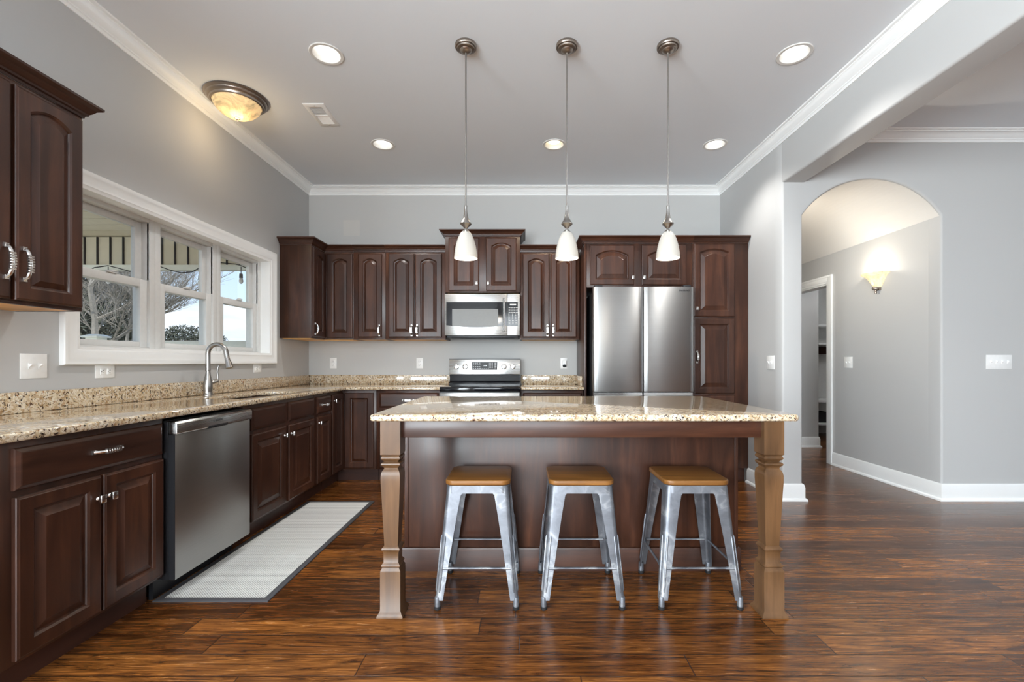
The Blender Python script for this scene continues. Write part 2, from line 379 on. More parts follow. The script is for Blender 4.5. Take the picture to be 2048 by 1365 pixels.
def tag(o, label=None, cat=None, group=None, kind=None):
    if label: o['label'] = label
    if cat: o['category'] = cat
    if group: o['group'] = group
    if kind: o['kind'] = kind
    return o
def thing(name, label, cat, loc=(0, 0, 0), rz=0.0, group=None):
    o = bpy.data.objects.new(name, None); COL.objects.link(o); o.empty_display_size = 0.1
    o.location = loc; o.rotation_euler = (0, 0, rz)
    return tag(o, label, cat, group)
def struct(o): o['kind'] = 'structure'; return o
def copy_tree(o, parent=None):
    c = o.copy(); COL.objects.link(c)
    if parent: c.parent = parent
    for ch in list(o.children): copy_tree(ch, c)
    return c
def T(x, y, z): return Matrix.Translation((x, y, z))
RX = lambda a: Matrix.Rotation(a, 4, 'X')
RY = lambda a: Matrix.Rotation(a, 4, 'Y')
RZ = lambda a: Matrix.Rotation(a, 4, 'Z')
def text_mesh(name, body, size, mat, parent, M, align='CENTER', extrude=0.0006, label=None):
    cu = bpy.data.curves.new(name, 'FONT'); cu.body = body; cu.size = size; cu.extrude = extrude; cu.align_x = align; cu.align_y = 'CENTER'
    tmp = bpy.data.objects.new('tmp', cu); COL.objects.link(tmp)
    dg = bpy.context.evaluated_depsgraph_get()
    me = bpy.data.meshes.new_from_object(tmp.evaluated_get(dg)); bpy.data.objects.remove(tmp)
    me.transform(M); me.materials.clear(); me.materials.append(mat); me.name = name
    o = bpy.data.objects.new(name, me); COL.objects.link(o); o.parent = parent
    if label: o['label'] = label
    return o

def holed_slab(outer, holes, to3, thick):
    """planar polygon with holes, extruded; to3(u, v, d) maps plane coords and depth to 3-D"""
    bm = bmesh.new()
    def loop(pts):
        vs = [bm.verts.new((u, v, 0)) for u, v in pts]
        return [bm.edges.new((vs[i], vs[(i + 1) % len(vs)])) for i in range(len(vs))]
    es = loop(outer)
    for h in holes: es += loop(h)
    bmesh.ops.triangle_fill(bm, use_beauty=True, use_dissolve=False, edges=es)
    r = bmesh.ops.extrude_face_region(bm, geom=list(bm.faces))
    for e in r['geom']:
        if isinstance(e, bmesh.types.BMVert): e.co.z = thick
    mb = MB(); bm.verts.index_update()
    mb.v = [tuple(to3(v.co.x, v.co.y, v.co.z)) for v in bm.verts]
    mb.f = [tuple(v.index for v in f.verts) for f in bm.faces]
    bm.free(); return mb
def circ(cx, cy, r, n=40): return [(cx + r * math.cos(2 * PI * i / n), cy + r * math.sin(2 * PI * i / n)) for i in range(n)]
def rect(a, b, c, d): return [(a, c), (b, c), (b, d), (a, d)]

# ------------------------------------------------------------------ the room
XL, XR, D, CZ = -2.342, 2.155, 4.95, 3.06
PY = 3.758              # wall with the arch
XB = 2.330              # far face of the beam / pillar
HX = 3.476              # right wall of the hall
WY0, WY1, WZ0, WZ1 = 2.374, 4.175, 1.225, 2.083   # kitchen window opening
CANS = [(-1.216, 2.80), (1.68, 2.80), (-1.227, 3.965), (0.272, 3.965), (1.682, 3.965)]

struct(MB().box(-2.6, 8.1, -4.2, 9.0, -0.06, 0.0).build('floor', M_FLOOR, smooth=False))
cl_holes = [circ(x, y, 0.083) for x, y in CANS] + [rect(-1.60, -1.50, 3.37, 3.61)]
struct(holed_slab(rect(-2.6, 8.1, -4.2, 9.0), cl_holes, lambda u, v, d: (u, v, CZ + d), 0.15).build('ceiling', M_CEIL, smooth=False))
struct(holed_slab(rect(-4.2, 5.1, 0.0, CZ), [rect(WY0, WY1, WZ0, WZ1), rect(-3.4, -0.5, 0.4, 2.5)], lambda u, v, d: (XL - d, u, v), 0.2).build('wall_left', M_WALL, smooth=False))
struct(MB().box(XL, XR, D, D + 0.12, 0, CZ).build('wall_back', M_BACKWALL, smooth=False))
# right kitchen wall and its continuation as the hall's left wall
struct(MB().box(XR, 2.321, PY + 0.12, 9.0, 0, CZ).build('wall_right', M_WALL, smooth=False))
# wall with the arched opening (and the pillar face)
aw, ah0, ah1 = (HX - 2.321) / 2, 2.375, 2.678
acx = (HX + 2.321) / 2; rise = ah1 - ah0; R_ = (aw * aw + rise * rise) / (2 * rise); th = math.asin(aw / R_)
arc = [(acx - R_ * math.sin(t), ah1 - R_ + R_ * math.cos(t)) for t in [th - 2 * th * i / 28 for i in range(29)]]
outline = [(XR, 0), (2.321, 0)] + arc + [(HX, 0), (8.0, 0), (8.0, CZ), (XR, CZ)]
def soft_edges(e):
    a, b = e.verts[0].co, e.verts[1].co
    if abs(a.y - PY) > 1e-4 or abs(b.y - PY) > 1e-4 or len(e.link_faces) != 2 or e.calc_face_angle(0) < 0.5: return False
    if min(a.z, b.z) < 1e-4 and max(a.z, b.z) < 1e-4: return False
    return max(a.z, b.z) < CZ - 0.01 or (abs(a.x - XR) < 1e-3 and abs(b.x - XR) < 1e-3)
struct(holed_slab(outline, [], lambda u, v, d: (u, PY + d, v), 0.12).build('wall_arch', M_WALL, bevel=0.016, seg=4, edges=soft_edges))
# header beam between kitchen and dining side
struct(MB().box(XR, XB, -4.0, PY + 0.01, 2.645, CZ).build('wall_header', M_WALL, bevel=0.016, seg=4, edges=lambda e: all(v.co.z < 2.7 for v in e.verts) and all(v.co.x < XR + .01 for v in e.verts)))
# hall: right wall with door, vault, end
DY0, DY1, DZ = 5.165, 5.97, 2.046
struct(holed_slab([(PY + 0.12, 0), (DY0, 0), (DY0, DZ), (DY1, DZ), (DY1, 0), (9.0, 0), (9.0, CZ), (PY + 0.12, CZ)], [], lambda u, v, d: (HX + d, u, v), 0.12).build('wall_hall', M_WALL, smooth=False))
vl = []
arcv = [(acx + (x - acx) * .998, z - .002) for x, z in arc]
vb = MB(); n = len(arc); VY = PY + .018
for i in range(n - 1):
    a, b = arcv[i], arcv[i + 1]
    vb.add([(a[0], VY, a[1]), (b[0], VY, b[1]), (b[0], 9.0, b[1]), (a[0], 9.0, a[1])], [(0, 1, 2, 3)])
struct(vb.build('ceiling', M_VAULT, smooth=True))
struct(MB().box(2.2, 8.0, 8.6, 8.72, 0, CZ).build('wall_far', M_WALL, smooth=False))
# boot room behind the hall door
struct(MB().box(HX + 0.12, 3.998, 6.122, 8.6, 0, CZ).build('wall_boot_room', M_WALL, smooth=False))
struct(MB().box(HX + 0.12, 8.0, PY + 0.12, 8.6, 2.55, 2.6).build('ceiling', M_CEIL, smooth=False))
struct(holed_slab(rect(-4.2, 9.0, 0, CZ), [rect(-0.95, 1.95, 0.75, 2.35)], lambda u, v, d: (8.0 + d, u, v), 0.12).build('wall_dining_right', M_WALL, smooth=False))
# wall behind the camera, with two added window openings
struct(holed_slab(rect(-2.5, 8.0, 0, CZ), [rect(-2.0, 0.9, 0.35, 2.6), rect(2.72, 3.28, 0.35, 2.5)], lambda u, v, d: (u, -4.0 - d, v), 0.12).build('wall_rear', M_WALL, smooth=False))
mb = MB()
for x in (-2.0, -1.06, -0.12, 0.82): mb.box(x, x + 0.08, -4.08, -4.02, 0.35, 2.6)
mb.box(-2.0, .9, -4.08, -4.02, 0.35, 0.45).box(-2.0, .9, -4.08, -4.02, 2.5, 2.6)
struct(mb.build('window_4', M_WHITE, smooth=False))  # stand-in patio window, added out of view for daylight
mb = MB().box(2.72, 2.77, -4.08, -4.02, 0.35, 2.5).box(3.23, 3.28, -4.08, -4.02, 0.35, 2.5).box(2.72, 3.28, -4.08, -4.02, 0.35, 0.45).box(2.72, 3.28, -4.08, -4.02, 2.42, 2.5)
struct(mb.build('window_5', M_WHITE, smooth=False))  # narrow window added out of view, for streaks in the refrigerator steel
mb = MB()
for y in (-3.4, -2.47, -1.5, -0.57): mb.box(-2.46, -2.40, y, y + .07, .4, 2.5)
mb.box(-2.46, -2.40, -3.4, -.5, .4, .48).box(-2.46, -2.40, -3.4, -.5, 2.42, 2.5)
struct(mb.build('window_6', M_WHITE, smooth=False))  # unseen side window, added to bring in more daylight
mb = MB()
for y in (-.95, .46, 1.88): mb.box(8.03, 8.09, y, y + .07, .75, 2.35)
mb.box(8.03, 8.09, -.95, 1.95, .75, .83).box(8.03, 8.09, -.95, 1.95, 2.27, 2.35)
struct(mb.build('window_7', M_WHITE, smooth=False))  # unseen dining window, added as another daylight source

# crown moulding
CP = [(0, CZ), (0, CZ - .085), (.008, CZ - .085), (.010, CZ - .068), (.017, CZ - .064), (.017, CZ - .057), (.024, CZ - .052), (.034, CZ - .036), (.05, CZ - .022), (.064, CZ - .017), (.064, CZ - .011), (.082, CZ - .009), (.085, CZ)]
struct(MB().sweep(CP, [(XL, -4.0), (XL, D), (XR, D), (XR, -4.0)], 1).build('trim_1', M_WHITE))
struct(MB().sweep(CP, [(XB, -4.0), (XB, PY), (8.0, PY), (8.0, -4.0)], 1).build('trim_2', M_WHITE))
# baseboards
BP = [(0, 0), (.03, 0), (.03, .012), (.022, .022), (.015, .024), (.015, .112), (.012, .118), (.012, .126), (.006, .138), (0, .142)]
struct(MB().sweep(BP, [(XR, 4.33), (XR, PY), (2.321, PY), (2.321, 8.6)], 1).build('baseboard_right', M_WHITE))
struct(MB().sweep(BP, [(HX, 5.07), (HX, PY), (8.0, PY), (8.0, -4)], 1).build('baseboard_arch', M_WHITE))
struct(MB().sweep(BP, [(HX, 8.6), (HX, 6.065)], 1).build('baseboard_hall', M_WHITE))
struct(MB().sweep(BP, [(HX + .12, 6.122), (3.998, 6.122), (3.998, 8.6)], 1).build('baseboard_boot_room', M_WHITE))
# hall door casing and jamb (structure)
root = struct(bpy.data.objects.new('door_1', None)); COL.objects.link(root)
mb = MB()
def yz_rings(loops):  # loops: list of (y0,y1,z1,x) open-bottom frame
    pass
for (o0, o1, t) in ((0.0, 0.022, 0.014), (0.022, 0.07, 0.018), (0.07, 0.092, 0.023)):
    mb.box(HX - t, HX, DY0 - o1, DY0 - o0, 0, DZ + o1)
    mb.box(HX - t, HX, DY1 + o0, DY1 + o1, 0, DZ + o1)
    mb.box(HX - t, HX, DY0 - o0, DY1 + o0, DZ + o0, DZ + o1)
mb.build('casing', M_WHITE, root, bevel=0.003)
mb = MB().box(HX - .002, HX + .122, DY0, DY0 + .015, 0, DZ).box(HX - .002, HX + .122, DY1 - .015, DY1, 0, DZ).box(HX - .002, HX + .122, DY0, DY1, DZ - .015, DZ)
mb.build('door_jamb', M_WHITE, root)

# kitchen window: picture-frame casing, then three double-hung windows
def yz(y0, y1, z0, z1, x): return [(x, y0, z0), (x, y1, z0), (x, y1, z1), (x, y0, z1)]
loops = []
for off, prj in ((-.008, -.075), (-.008, .010), (.004, .013), (.012, .018), (.03, .013), (.045, .018), (.062, .021), (.072, .027), (.085, .027), (.09, .02), (.09, 0)):
    loops.append(yz(WY0 - off, WY1 + off, WZ0 - off, WZ1 + off, XL + prj))
root = struct(MB().rings(loops, False, False).build('trim_3', M_WHITE))
for k in range(3):
    y0 = WY0 + 0.6003 * k; y1 = y0 + 0.6003
    root = struct(bpy.data.objects.new('window_%d' % (k + 1), None)); COL.objects.link(root)
    def frame(mb, y0, y1, z0, z1, b, xa, xb, bt=None, bb=None):
        bt = b if bt is None else bt; bb = b if bb is None else bb
        mb.box(xb, xa, y0, y0 + b, z0, z1); mb.box(xb, xa, y1 - b, y1, z0, z1)
        mb.box(xb, xa, y0 + b, y1 - b, z0, z0 + bb); mb.box(xb, xa, y0 + b, y1 - b, z1 - bt, z1)
        return mb
    frame(MB(), y0, y1, WZ0, WZ1, .045, -2.417, -2.53, .03, .02).build('window_frame', M_PVC, root, bevel=.003)
    zm = 1.652
    u = frame(MB(), y0 + .045, y1 - .045, zm - .02, WZ1 - .03, .05, -2.468, -2.498, .04, .045).build('upper_sash', M_PVC, root, bevel=.004)
    MB().box(-2.485, -2.481, y0 + .095, y1 - .095, zm + .02, WZ1 - .07).build('glass_pane', M_GLASS, u, smooth=False)
    l = frame(MB(), y0 + .045, y1 - .045, WZ0 + .02, zm + .028, .055, -2.432, -2.464, .05, .035).build('lower_sash', M_PVC, root, bevel=.004)
    MB().box(-2.450, -2.446, y0 + .1, y1 - .1, WZ0 + .055, zm - .022).build('glass_pane', M_GLASS, l, smooth=False)
    MB().box(-2.437, -2.424, (y0 + y1) / 2 - .035, (y0 + y1) / 2 + .035, zm + .028, zm + .036).lathe([(.012, 0), (.012, .01), (.0, .01)], 12, T(-2.432, (y0 + y1) / 2, zm + .036)).box(-2.428, -2.420, (y0 + y1) / 2 - .004, (y0 + y1) / 2 + .03, zm + .038, zm + .044).build('sash_lock', M_PVC, root, bevel=.002)
    MB().box(-2.434, -2.424, y1 - .045, y1 - .03, zm + .03, WZ1 - .035).build('balance_cover', M_PVC, root)

# ------------------------------------------------------------------ outside
GZ = -0.5
tag(MB().box(-60, -2.56, -10, 60, GZ - .1, GZ).build('lawn', M_GROUND, smooth=False), kind='structure', label='winter lawn beyond the porch')
r = thing('porch', 'covered porch seen through the kitchen windows, tan boarded ceiling above cream railing', 'porch', (-2.6, 4.8, 0))
def pb(mb): mb.M = T(2.6, -4.8, 0); return mb
m_ = pb(MB())
for i in range(15): m_.box(-5.4, -2.6, 1.9 + .19 * i, 1.9 + .19 * i + .182, 2.478, 2.49)
m_.box(-5.5, -2.6, 1.8, 4.88, 2.492, 2.55); m_.build('porch_ceiling', M_TAN, r, bevel=0)
m_ = pb(MB()).box(-5.4, -2.62, 4.80, 4.84, 2.16, 2.478); m_.build('end_panel', M_TAN, r)
m_ = pb(MB())
for i in range(20): m_.box(-2.72 - .137 * i - .012, -2.72 - .137 * i + .0, 4.785, 4.80, 2.18, 2.478)
m_.build('batten', M_DARK, r)
pb(MB()).box(-5.4, -2.62, 4.77, 4.86, 2.126, 2.180).build('beam', M_CREAM, r, bevel=.003)
pb(MB()).box(-5.4, -2.7, 4.74, 4.80, 1.29, 1.376).box(-5.4, -2.7, 4.755, 4.785, 0.9, 1.28).build('railing', M_CREAM, r, bevel=.004)
pb(MB()).box(-4.53, -4.41, 4.68, 4.80, GZ, 1.405).prism([(-4.555, 4.655), (-4.385, 4.655), (-4.385, 4.825), (-4.555, 4.825)], 1.405, 1.425).rings([[(-4.55, 4.66, 1.425), (-4.39, 4.66, 1.425), (-4.39, 4.82, 1.425), (-4.55, 4.82, 1.425)], [(-4.51, 4.70, 1.442), (-4.43, 4.70, 1.442), (-4.43, 4.78, 1.442), (-4.51, 4.78, 1.442)]]).build('post', M_CREAM, r, bevel=.003)
pb(MB()).box(-5.5, -2.6, 1.8, 4.88, GZ, -0.2).build('porch_deck', M_TAN, r)
m_ = MB()
for i in range(48):
    o = 0.012 if i % 2 else 0.0
    m_.box(-2.93 - o, -2.56, 4.9, 5.25, GZ + i * .067, GZ + i * .067 + .06)
tag(m_.build('brick_pier', M_BRICK), 'brick pier at the corner of the porch outside the farthest window', 'pier')
# string lights
r = thing('string_lights', 'dark cord of outdoor string lights looped under the porch beam', 'string lights', (-3.5, 4.68, 2.1))
LM = T(3.5, -4.68, -2.1)
sp = [(-4.72, 2.05), (-4.55, 2.08), (-4.43, 2.13), (-4.29, 2.15), (-4.17, 2.12), (-4.05, 2.085), (-3.9, 2.10), (-3.78, 2.15), (-3.64, 2.10), (-3.53, 2.075), (-3.42, 2.085), (-3.34, 2.13), (-3.12, 2.18), (-2.97, 2.165), (-2.916, 2.15), (-2.8, 2.10)]
MB(LM).tube([(x, 4.68, z) for x, z in sp], .005, 6).build('cord', M_RUBBER, r)
for x, z in ((-4.29, 2.14), (-3.34, 2.12), (-2.916, 2.14)):
    sk = MB(LM).tube([(x, 4.68, z), (x, 4.68, z - .07)], .004, 6).lathe([(0, .05), (.016, .045), (.018, 0), (0, 0)], 12, T(x, 4.68, z - .12)).build('socket', M_DARK, r)
    MB(LM).lathe([(.012, 0), (.02, -.018), (.021, -.035), (.012, -.055), (0, -.06)], 12, T(x, 4.68, z - .12)).build('bulb', M_PLATE, sk)
# bare trees
def bare_tree(x, y, h, r0, seed, label, lean=(0, 0)):
    rn = random.Random(seed); mb = MB(T(-x, -y, -GZ))
    def grow(p, d, ln, r, lv):
        pts = [p]; rr = [r]; q = p.copy(); dd = d.copy()
        for i in range(4):
            dd = (dd + Vector((rn.uniform(-.18, .18), rn.uniform(-.18, .18), rn.uniform(-.06, .14)))).normalized()
            q = q + dd * ln / 4; pts.append(q.copy()); rr.append(r * (1 - .14 * (i + 1)))
            if lv < 4 and (i > 0 or lv > 0):
                for _ in range(2 if lv < 3 else 3):
                    az = rn.uniform(0, 2 * PI); e = rn.uniform(.35, 1.0)
                    s_ = Vector((math.cos(az), math.sin(az), rn.uniform(-.1, .9))).normalized()
                    nd_ = (dd * (1 - e * .55) + s_ * e).normalized()
                    if lv < 3 or rn.random() < .95: grow(q.copy(), nd_, ln * rn.uniform(.5, .72), r * rn.uniform(.36, .5), lv + 1)
        mb.tube(pts, rr, 5 if lv < 2 else 3, cap=False)
    grow(Vector((x, y, GZ)), Vector((lean[0], lean[1], 1)).normalized(), h, r0, 0)
    o = mb.build('bare_tree', M_BARK); o.location = (x, y, GZ); return tag(o, label, 'tree', 'bare trees beyond the porch')
bare_tree(-12.6, 13.4, 3.9, .13, 3, 'thick bare tree seen through the nearest window')
bare_tree(-14.6, 16.6, 3.8, .08, 11, 'slender bare tree reaching into the middle window view')
bare_tree(-20.5, 21.0, 4.2, .10, 23, 'bare tree farther back behind the others')
def shrub(cx, cy, sx, sy, sz, n, seed, label, name='evergreen_tree', cat='tree'):
    rn = random.Random(seed); v = []; f = []
    for i in range(n):
        while True:
            p = Vector((rn.uniform(-1, 1), rn.uniform(-1, 1), rn.uniform(-1, 1)))
            if p.length < 1: break
        c = Vector((p.x * sx, p.y * sy, sz * (p.z * .5 + .5)))
        a = Vector((rn.uniform(-1, 1), rn.uniform(-1, 1), rn.uniform(-1, 1))).normalized(); b = a.orthogonal().normalized()
        s_ = rn.uniform(.03, .08); k = len(v)
        v += [tuple(c + a * s_ * 1.8), tuple(c + b * s_ * .6), tuple(c - a * s_ * 1.8), tuple(c - b * s_ * .6)]; f.append((k, k + 1, k + 2, k + 3))
    mb = MB(); mb.v = v; mb.f = f; o = mb.build(name, M_LEAF, smooth=False); o.location = (cx, cy, GZ)
    return tag(o, label, cat)
shrub(-17.5, 18.0, 2.7, 1.2, 6.4, 16000, 5, 'dense evergreen tree filling the view of the nearest window')
shrub(-22.5, 30.0, 3.4, 1.2, 4.1, 12000, 6, 'low dark evergreen hedge on the horizon in the middle window', 'hedge', 'hedge')

# ------------------------------------------------------------------ cabinet building blocks (local: x along the face, -y outward, z up)
def opening_loop(x0, x1, z0, z1, d, y, arch, n=14):
    xa, xb = x0 + d, x1 - d; zb = z0 + d; zs = z1 - d - arch; pts = [(xa, y, zb), (xb, y, zb)]
    for i in range(n + 1):
        t = i / n; x = xb + (xa - xb) * t
        z = zs + arch * (1 - (2 * t - 1) ** 2) if arch > 0 else zs
        pts.append((x, y, z))
    return pts
def outer_loop(x0, x1, z0, z1, d, y, n=14):
    return opening_loop(x0, x1, z0, z1, d, y, 0, n)
def door_mb(x0, x1, z0, z1, arch=0.0, M=None, y=0.0):
    st = min(.052, (x1 - x0) * .19); ix0, ix1, iz0, iz1 = x0 + st, x1 - st, z0 + .052, z1 - .05
    L = [outer_loop(x0, x1, z0, z1, 0, y), outer_loop(x0, x1, z0, z1, 0, y - .013), outer_loop(x0, x1, z0, z1, .002, y - .0165),
         outer_loop(x0, x1, z0, z1, .006, y - .018), outer_loop(x0, x1, z0, z1, .009, y - .020)]
    pw = min(.034, (ix1 - ix0) * .12)
    for d, dep in ((0, .020), (.003, .0175), (.007, .014), (.010, .009), (.014, .008), (.014 + pw * .5, .0125), (.014 + pw, .0175), (.017 + pw, .0195)):
        L.append(opening_loop(ix0, ix1, iz0, iz1, d, y - dep, arch))
    return MB(M).rings(L)
def drawer_mb(x0, x1, z0, z1, M=None, y=0.0):
    L = [outer_loop(x0, x1, z0, z1, 0, y), outer_loop(x0, x1, z0, z1, 0, y - .010), outer_loop(x0, x1, z0, z1, .003, y - .013), outer_loop(x0, x1, z0, z1, .014, y - .019), outer_loop(x0, x1, z0, z1, .018, y - .020)]
    return MB(M).rings(L)
def pull_mb(cx, cz, L=.1, vertical=True, M=None, y=-.020):
    pts = []; rr = []
    for i in range(13):
        t = i / 12; a = (t - .5) * L
        out = y - .003 - .027 * math.sin(PI * min(1, max(0, t))) ** .38
        pts.append((cx, out, cz + a) if vertical else (cx + a, out, cz)); rr.append(.0062 + .0022 * math.cos((t - .5) * 2 * PI) ** 2 * (1 if .1 < t < .9 else .3))
    mb = MB(M).tube(pts, rr, 8)
    for s_ in (-1, 1):
        e = (cx, y, cz + s_ * L / 2) if vertical else (cx + s_ * L / 2, y, cz)
        mb.box(e[0] - .008, e[0] + .008, y - .008, y, e[2] - .008, e[2] + .008)
    for k in range(-3, 4):
        i = 6 + k; p = pts[i]
        if vertical: mb.box(p[0] - .0098, p[0] + .0098, p[1] - .0075, p[1] + .003, p[2] - .0035, p[2] + .0035)
        else: mb.box(p[0] - .0035, p[0] + .0035, p[1] - .0075, p[1] + .003, p[2] - .0098, p[2] + .0098)
    return mb
def knob_mb(cx, cz, M=None, y=-.020):
    mb = MB(M).lathe([(.009, 0), (.009, .003), (.005, .006), (.005, .016)], 12, T(cx, y, cz) @ RX(PI / 2))
    mb.box(cx - .012, cx + .012, y - .027, y - .015, cz - .016, cz + .016)
    return mb
KP = [(0, 0), (.006, 0), (.008, .010), (.016, .014), (.018, .022), (.026, .030), (.036, .044), (.046, .050), (.05, .052), (.055, .056), (.055, .066), (0, .066)]
def crown_part(root, path, z, side=1, h=1.0):
    return MB().sweep([(o, z + k * h) for o, k in KP], path, side).build('crown_molding', M_CABH, root, sharp=20)
def fronts(root, items, M=None):
    for it in items:
        kind, x0, x1, z0, z1 = it[:5]; opt = it[5] if len(it) > 5 else {}
        MM = opt.get('M', M)
        if kind == 'door': o = door_mb(x0, x1, z0, z1, opt.get('arch', 0), MM).build('door', M_CAB, root, sharp=12)
        else: o = drawer_mb(x0, x1, z0, z1, MM).build('drawer' if kind == 'drawer' else 'false_drawer_front', M_CABH, root, sharp=12)
        h = opt.get('h')
        if h:
            if h[0] == 'knob': knob_mb(h[1], h[2], MM).build('knob', M_CHROME, o, bevel=.003)
            else: pull_mb(h[1], h[2], h[3] if len(h) > 3 else .1, h[0] == 'vpull', MM).build('handle', M_CHROME, o)
def base_cab(root, w_, d=.60, z1=.882, zt=.12):
    MB().box(0, w_, 0, d, zt, z1).build('carcass', M_CAB, root, bevel=.0015)
    MB().box(.002, w_ - .002, .075, d, 0, zt).build('toe_kick', M_TOE, root)
LR = PI / 2
g_base = 'base cabinets under the speckled granite worktop'

# --- left run of base cabinets
t = thing('base_cabinet', 'dark brown base cabinet left of the dishwasher, one wide drawer over two doors', 'cabinet', (-1.73, 1.485, 0), LR, g_base)
base_cab(t, .685)
fronts(t, [('drawer', .043, .672, .713, .857, {'h': ('hpull', .375, .79, .12)}),
           ('door', .045, .355, .135, .69, {'h': ('knob', .335, .60)}), ('door', .366, .674, .135, .69, {'h': ('knob', .386, .60)})])
t = thing('sink_base_cabinet', 'dark brown sink base cabinet right of the dishwasher, two plain fronts over two doors', 'cabinet', (-1.73, 2.802, 0), LR, g_base)
base_cab(t, .94)
fronts(t, [('false', .062, .468, .715, .857), ('false', .515, .915, .715, .857),
           ('door', .062, .468, .135, .69, {'h': ('knob', .445, .625)}), ('door', .515, .915, .135, .69, {'h': ('knob', .538, .625)})])
t = thing('base_cabinet', 'narrow dark brown base cabinet with one drawer over one door, beside the sink cabinet', 'cabinet', (-1.73, 3.745, 0), LR, g_base)
base_cab(t, .312)
fronts(t, [('drawer', .028, .298, .715, .857, {'h': ('hpull', .163, .787, .1)}), ('door', .028, .298, .135, .69, {'h': ('knob', .05, .64)})])
# --- corner base cabinet (L plan), root at its back-left floor corner, world-aligned
t = thing('corner_base_cabinet', 'dark brown corner base cabinet with two tall doors meeting in the inner corner', 'cabinet', (-2.338, 4.06, 0), 0, g_base)
MT = T(2.338, -4.06, 0)
MB(MT).prism([(-2.338, 4.06), (-1.73, 4.06), (-1.73, 4.345), (-1.408, 4.345), (-1.408, 4.945), (-2.338, 4.945)], .12, .882).build('carcass', M_CAB, t, bevel=.0015)
MB(MT).prism([(-2.338, 4.062), (-1.805, 4.062), (-1.805, 4.42), (-1.41, 4.42), (-1.41, 4.945), (-2.338, 4.945)], 0, .12).build('toe_kick', M_TOE, t)
ML = MT @ T(-1.73, 4.06, 0) @ RZ(PI / 2); MR_ = MT @ T(-1.73, 4.345, 0)
fronts(t, [('door', .018, .262, .135, .857, {'M': ML, 'h': ('knob', .04, .80)}), ('door', .022, .298, .135, .857, {'M': MR_})])
# --- back run
t = thing('base_cabinet', 'dark brown base cabinet left of the range, wide drawer over doors', 'cabinet', (-1.405, 4.345, 0), 0, g_base)
base_cab(t, .612)
fronts(t, [('drawer', .03, .598, .715, .857, {'h': ('hpull', .31, .787, .1)}), ('door', .03, .309, .135, .69, {'h': ('knob', .29, .62)}), ('door', .319, .598, .135, .69, {'h': ('knob', .34, .62)})])
t = thing('base_cabinet', 'dark brown base cabinet between range and refrigerator panel', 'cabinet', (-.02, 4.345, 0), 0, g_base)
base_cab(t, .600)
fronts(t, [('drawer', .02, .585, .715, .857, {'h': ('hpull', .30, .787, .1)}), ('door', .02, .297, .135, .69, {'h': ('knob', .28, .62)}), ('door', .307, .585, .135, .69, {'h': ('knob', .33, .62)})])

# --- wall cabinets
g_up = 'wall cabinets with crown molding'
AR = .032
def upper(root, w_, d, z0, z1):
    MB().box(0, w_, 0, d, z0 + .012, z1).box(0, w_, 0, .02, z0, z0 + .012).box(0, .016, .02, d, z0, z0 + .012).box(w_ - .016, w_, .02, d, z0, z0 + .012).build('carcass', M_CAB, root, bevel=.001)
    MB().box(.017, w_ - .017, .021, d, z0 + .002, z0 + .0115).build('bottom_panel', M_MAPLE, root)['label'] = 'pale maple underside'
t = thing('wall_cabinet', 'large dark wall cabinet at the left edge of the photo, two arched doors', 'cabinet', (-2.035, 1.48, 0), LR, g_up)
upper(t, .608, .300, 1.383, 2.278)
fronts(t, [('door', .012, .304, 1.40, 2.258, {'arch': AR, 'h': ('vpull', .28, 1.545, .125)}), ('door', .320, .596, 1.40, 2.258, {'arch': AR, 'h': ('vpull', .345, 1.545, .125)})])
crown_part(t, [(0, .302), (0, 0), (.608, 0), (.608, .302)], 2.278, 1)
t = thing('corner_wall_cabinet', 'dark corner wall cabinet beside the window, plain side panel and two inner doors', 'cabinet', (-2.338, 4.349, 0), 0, g_up)
MT = T(2.338, -4.349, 0)
MB(MT).prism([(-2.338, 4.349), (-2.035, 4.349), (-2.035, 4.645), (-1.738, 4.645), (-1.738, 4.946), (-2.338, 4.946)], 1.383, 2.28).build('carcass', M_CAB, t, bevel=.0015)
MB(MT).prism([(-2.320, 4.366), (-2.052, 4.366), (-2.052, 4.662), (-1.752, 4.662), (-1.752, 4.94), (-2.32, 4.94)], 1.379, 1.3828).build('bottom_panel', M_MAPLE, t)['label'] = 'pale maple underside'
ML = MT @ T(-2.035, 4.349, 0) @ RZ(PI / 2); MR_ = MT @ T(-2.035, 4.645, 0)
fronts(t, [('door', .016, .272, 1.40, 2.262, {'M': ML, 'arch': AR, 'h': ('vpull', .04, 1.475)}), ('door', .026, .288, 1.40, 2.262, {'M': MR_, 'arch': AR})])
MB(MT).sweep([(o, 2.28 + k) for o, k in KP], [(-2.338, 4.349), (-2.035, 4.349), (-2.035, 4.645), (-1.738, 4.645)], 1).build('crown_molding', M_CABH, t)
t = thing('wall_cabinet', 'narrow single-door wall cabinet next to the corner cabinet', 'cabinet', (-1.736, 4.645, 0), 0, g_up)
upper(t, .325, .300, 1.383, 2.28)
fronts(t, [('door', .048, .290, 1.405, 2.262, {'arch': AR, 'h': ('vpull', .268, 1.475)})]); crown_part(t, [(0, 0), (.325, 0)], 2.28)
t = thing('wall_cabinet', 'two-door wall cabinet directly left of the microwave', 'cabinet', (-1.409, 4.645, 0), 0, g_up)
upper(t, .615, .300, 1.383, 2.28)
fronts(t, [('door', .033, .294, 1.405, 2.262, {'arch': AR, 'h': ('vpull', .272, 1.475)}), ('door', .306, .578, 1.405, 2.262, {'arch': AR, 'h': ('vpull', .328, 1.475)})]); crown_part(t, [(0, 0), (.615, 0)], 2.28)
t = thing('microwave_cabinet', 'short raised cabinet above the microwave with two square-knobbed arched doors', 'cabinet', (-.790, 4.60, 0), 0, g_up)
upper(t, .760, .345, 1.858, 2.43)
